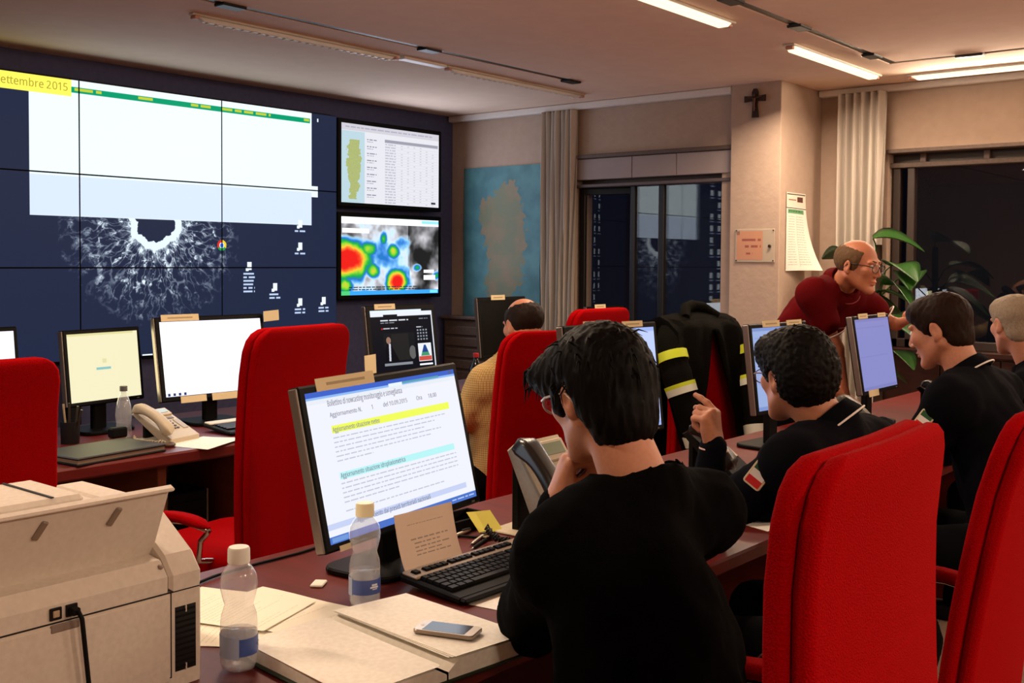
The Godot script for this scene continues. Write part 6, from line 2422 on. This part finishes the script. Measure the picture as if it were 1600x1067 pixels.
# head turned to face a direction given as yaw from +b towards +a and pitch (down positive), both in degrees
func head_at(a: float, b: float, h: float, yaw: float, pitch: float, roll := 0.0, size := 1.0) -> Transform3D:
	return Transform3D(Basis(Vector3.UP, PI / 2 - deg_to_rad(yaw)) * Basis(Vector3.RIGHT, -deg_to_rad(pitch)) * Basis(Vector3.BACK, deg_to_rad(roll)) * Basis.from_scale(Vector3.ONE * size), P(a, b, h))


# hips, knees and ankles of somebody sitting at (a, b) and facing +b
func seat_legs(J: Dictionary, a: float, b: float, spread := 0.1, reach := 0.42) -> void:
	J.pelvis = P(a, b, 0.57)
	J.hip_l = P(a - 0.09, b + 0.03, 0.55)
	J.hip_r = P(a + 0.09, b + 0.03, 0.55)
	J.knee_l = P(a - 0.09 - spread, b + reach, 0.53)
	J.knee_r = P(a + 0.09 + spread, b + reach, 0.53)
	J.ankle_l = P(a - 0.09 - spread, b + reach + 0.03, 0.09)
	J.ankle_r = P(a + 0.09 + spread, b + reach + 0.03, 0.09)
	J.facing = Vector3(-1, 0, 0)


func matte(c0: Color, c1: Color, freq: float, scale: float, rough: float, bump: float, octaves: int, seed_: int) -> StandardMaterial3D:
	var m := textured(c0, c1, freq, scale, rough, bump, octaves, seed_)
	m.metallic_specular = 0.15
	return m


func skin(c: Color) -> StandardMaterial3D:
	var m := textured(c.darkened(0.06), c.lightened(0.04), 0.03, 5.0, 0.55, 0.0, 3, 95)
	m.uv1_world_triplanar = false
	m.subsurf_scatter_enabled = true
	m.subsurf_scatter_strength = 0.12
	return m


func people() -> void:
	M.dark_cloth = matte(Color(0.03, 0.03, 0.042), Color(0.045, 0.045, 0.062), 0.1, 4.0, 0.95, 0.2, 3, 81)
	M.lens = pane(Color(0.9, 0.9, 0.9), 0.06, 0.0)
	var curled := [[20, 50, 30, 40], [0, 75, 95, 45], [0, 78, 98, 45], [0, 80, 98, 45], [0, 82, 95, 45]]
	var relaxed := [[30, 20, 20, 20], [-6, 20, 30, 20], [0, 22, 32, 20], [4, 25, 34, 22], [8, 28, 36, 22]]
	var flat_hand := [[38, 10, 10, 10], [-8, 12, 12, 8], [-2, 10, 12, 8], [4, 12, 12, 8], [10, 14, 14, 8]]
	person_in_black(curled, relaxed)
	curly_man(relaxed)
	brown_haired_man(relaxed)
	grey_haired_man(relaxed)
	leaning_man(relaxed, flat_hand)
	balding_man(relaxed)


func person_in_black(curled: Array, relaxed: Array) -> void:
	var J := {}
	seat_legs(J, 1.48, 0.9)
	J.chest = P(1.575, 1.0, 0.87)
	J.neck = P(1.655, 1.075, 1.1)
	J.head = head_at(1.675, 1.175, 1.245, 16, 16, 0, 0.96)
	J.sho_l = P(1.47, 1.1, 1.0)
	J.sho_r = P(1.83, 1.04, 1.015)
	J.elb_l = P(1.635, 1.3, 0.8)
	J.elb_r = P(1.93, 1.24, 0.8)
	J.wrist_l = P(1.68, 1.27, 1.03)
	J.wrist_r = P(1.98, 1.45, 0.785)
	J.hand_l = [P(0.03, -0.05, 0.25), P(-0.75, 0.65, 0.15), curled]
	J.hand_r = [P(-0.05, 0.6, -0.02), P(0.1, 0.1, 1.0), relaxed]
	person("person in a black sweater, black-haired with clear-framed glasses, chin on hand", J, {
		"skin": skin(Color(0.74, 0.5, 0.38)), "hair": hair_mat(Color(0.012, 0.01, 0.012), Color(0.03, 0.024, 0.024)), "hair_kind": "bushy", "fine": 0.0037, "fine_hand": 0.0034, "weave": 0.0095,
		"cloth": matte(Color(0.012, 0.011, 0.013), Color(0.022, 0.02, 0.023), 0.2, 4.0, 0.98, 0.3, 3, 83), "top_name": "sweater", "collar_up": -0.005, "fold": 0.014,
		"glasses": {"frame": mat(Color(0.72, 0.66, 0.62), 0.25), "thick": 0.0024, "temple": 1.4}})


func navy() -> StandardMaterial3D:
	return matte(Color(0.03, 0.03, 0.05), Color(0.045, 0.045, 0.07), 0.15, 4.0, 0.95, 0.2, 3, 85)


func curly_man(relaxed: Array) -> void:
	var J := {}
	seat_legs(J, 2.6, 0.98)
	J.chest = P(2.62, 1.06, 0.84)
	J.neck = P(2.64, 1.13, 1.075)
	J.head = head_at(2.615, 1.215, 1.205, 26, 6, 0, 0.93)
	J.sho_l = P(2.44, 1.13, 1.015)
	J.sho_r = P(2.83, 1.1, 1.015)
	J.elb_l = P(2.565, 1.44, 0.8)
	J.elb_r = P(2.98, 1.33, 0.8)
	J.wrist_l = P(2.575, 1.425, 1.01)
	J.wrist_r = P(2.8, 1.55, 0.785)
	# one finger stretched, the others folded
	J.hand_l = [P(-0.02, 0.03, 0.3), P(-0.1, -1.0, 0.1), [[20, 50, 30, 40], [-10, 48, 10, 6], [0, 74, 92, 45], [2, 82, 94, 42], [4, 84, 94, 42]]]
	J.hand_r = [P(-0.5, 0.6, -0.02), P(0.1, 0.1, 1.0), relaxed]
	var cl := navy()
	var t := person("curly-haired man in navy and glasses raising a pointing hand", J, {
		"skin": skin(Color(0.7, 0.45, 0.32)), "hair": hair_mat(Color(0.022, 0.016, 0.014), Color(0.06, 0.045, 0.036)), "hair_kind": "curly", "size": 0.97, "fine": 0.0042, "fine_hand": 0.0034, "weave": 0.012,
		"cloth": cl, "collar": true, "top_name": "polo_shirt", "glasses": {"frame": mat(Color(0.35, 0.1, 0.1), 0.3), "thick": 0.0016}})
	cuff(t, J.wrist_l + P(0, 0, -0.012), J.wrist_l - J.elb_l, 0.036, mat(Color(0.75, 0.6, 0.55), 0.7))
	badge(t, P(2.39, 1.2, 0.985), P(-1, -0.25, 0.2), P(0.3, 0.5, -0.7))


func brown_haired_man(relaxed: Array) -> void:
	var J := {}
	seat_legs(J, 3.82, 0.98)
	J.chest = P(3.85, 1.06, 0.88)
	J.neck = P(3.87, 1.17, 1.115)
	J.head = head_at(3.87, 1.26, 1.268, 2, 18, 0, 1.02)
	J.sho_l = P(3.66, 1.15, 1.045)
	J.sho_r = P(4.07, 1.12, 1.045)
	J.elb_l = P(3.68, 1.3, 0.82)
	J.elb_r = P(4.2, 1.33, 0.8)
	J.wrist_l = P(3.82, 1.44, 0.915)
	J.wrist_r = P(4.05, 1.55, 0.785)
	J.hand_l = [P(0.25, 0.1, 0.0), P(-0.35, -0.1, 0.9), [[30, 40, 30, 30], [0, 40, 50, 25], [0, 45, 55, 25], [2, 50, 55, 25], [4, 52, 55, 25]]]
	J.hand_r = [P(-0.4, 0.6, -0.02), P(0.1, 0.1, 1.0), relaxed]
	var t := person("brown-haired man in a navy polo looking down at his desk", J, {
		"skin": skin(Color(0.72, 0.47, 0.35)), "hair": hair_mat(Color(0.09, 0.05, 0.032), Color(0.16, 0.095, 0.06)), "hair_kind": "short", "size": 1.06,
		"cloth": navy(), "collar": true, "top_name": "polo_shirt", "full": 1.05})
	badge(t, P(3.592, 1.215, 0.985), P(-1, -0.1, 0.15), P(0.2, 0.5, -0.8))


func grey_haired_man(relaxed: Array) -> void:
	var J := {}
	seat_legs(J, 4.86, 0.98)
	J.chest = P(4.87, 1.08, 0.87)
	J.neck = P(4.87, 1.2, 1.075)
	J.head = head_at(4.86, 1.28, 1.245, 42, 10)
	J.sho_l = P(4.67, 1.16, 0.99)
	J.sho_r = P(5.08, 1.12, 0.99)
	J.elb_l = P(4.85, 1.4, 0.8)
	J.elb_r = P(5.35, 1.35, 0.8)
	J.wrist_l = P(5.0, 1.55, 0.785)
	J.wrist_r = P(5.2, 1.58, 0.785)
	J.hand_l = [P(0.4, 0.6, -0.02), P(0.1, 0.1, 1.0), relaxed]
	J.hand_r = [P(-0.4, 0.6, -0.02), P(0.1, 0.1, 1.0), relaxed]
	person("man with cropped white hair in a dark polo, facing away", J, {
		"skin": skin(Color(0.72, 0.48, 0.36)), "hair": hair_mat(Color(0.42, 0.36, 0.3), Color(0.62, 0.56, 0.48)), "hair_kind": "short",
		"cloth": navy(), "collar": true, "top_name": "polo_shirt"})


func leaning_man(relaxed: Array, flat_hand: Array) -> void:
	var J := {}
	J.pelvis = P(5.28, 2.5, 0.95)
	J.hip_l = P(5.38, 2.5, 0.92)
	J.hip_r = P(5.18, 2.5, 0.92)
	J.knee_l = P(5.4, 2.46, 0.5)
	J.knee_r = P(5.16, 2.46, 0.5)
	J.ankle_l = P(5.41, 2.52, 0.09)
	J.ankle_r = P(5.14, 2.52, 0.09)
	J.facing = Vector3(1, 0, 0)
	J.chest = P(5.19, 2.31, 1.22)
	J.neck = P(5.12, 2.14, 1.39)
	J.head = head_at(5.07, 2.04, 1.485, 186, 10, 0, 1.03)
	J.sho_l = P(5.33, 2.16, 1.32)
	J.sho_r = P(4.93, 2.2, 1.345)
	J.elb_l = P(5.42, 1.98, 1.19)
	J.elb_r = P(5.01, 2.11, 1.09)
	J.wrist_l = P(5.36, 1.86, 1.24)
	J.wrist_r = P(5.06, 2.08, 0.845)
	J.hand_l = [P(-0.25, -0.3, 0.02), P(-0.2, 0.2, 1.0), relaxed]
	J.hand_r = [P(0.15, -0.45, -0.32), P(-0.2, 0.5, 0.8), flat_hand]
	var maroon := matte(Color(0.3, 0.035, 0.05), Color(0.38, 0.05, 0.065), 0.12, 4.0, 0.95, 0.2, 3, 87)
	var t := person("balding man in glasses and a maroon polo leaning over the desk", J, {
		"skin": skin(Color(0.74, 0.46, 0.33)), "hair": hair_mat(Color(0.3, 0.22, 0.15), Color(0.46, 0.36, 0.26)), "hair_kind": "fringe", "short": true,
		"cloth": maroon, "collar": true, "top_name": "polo_shirt", "size": 1.04, "trim": mat(Color(0.5, 0.12, 0.12), 0.8), "glasses": {"frame": mat(Color(0.08, 0.06, 0.06), 0.3), "thick": 0.0018}})
	for s in ["l", "r"]:
		cuff(t, J["sho_" + s].lerp(J["elb_" + s], 0.74), J["elb_" + s] - J["sho_" + s], 0.07, mat(Color(0.85, 0.8, 0.76), 0.7))


func balding_man(relaxed: Array) -> void:
	var J := {}
	seat_legs(J, 3.66, 3.06, 0.1, 0.42)
	J.chest = P(3.63, 3.04, 0.86)
	J.neck = P(3.66, 2.99, 1.08)
	J.head = head_at(3.69, 2.99, 1.215, 18, 14, 0, 0.97)
	J.sho_l = P(3.5, 3.04, 0.97)
	J.sho_r = P(3.86, 3.0, 0.985)
	J.elb_l = P(3.45, 3.12, 0.82)
	J.elb_r = P(4.0, 3.3, 0.82)
	J.wrist_l = P(3.56, 3.42, 0.8)
	J.wrist_r = P(3.9, 3.55, 0.8)
	J.hand_l = [P(0.2, 0.5, -0.15), P(-0.1, 0.1, 1.0), relaxed]
	J.hand_r = [P(-0.2, 0.5, -0.15), P(0.1, 0.1, 1.0), relaxed]
	# fine yellow and tan checks woven into the cloth
	var im := blank(64, 64, Color(0.76, 0.66, 0.42))
	for k in 8:
		bar(im, k * 8, 0, 2, 64, Color(0.56, 0.44, 0.3))
		bar(im, 0, k * 8, 64, 2, Color(0.58, 0.42, 0.24))
	var cm := mat(Color.WHITE, 0.95)
	cm.albedo_texture = ImageTexture.create_from_image(im)
	cm.uv1_triplanar = true
	cm.uv1_scale = Vector3.ONE * 13.0
	person("balding man in a yellow checked shirt seated at the front desk", J, {
		"skin": skin(Color(0.7, 0.46, 0.34)), "hair": hair_mat(Color(0.08, 0.055, 0.04), Color(0.15, 0.1, 0.075)), "hair_kind": "fringe",
		"cloth": cm, "collar": true, "top_name": "shirt", "trim": mat(Color(0.7, 0.58, 0.34), 0.9)})
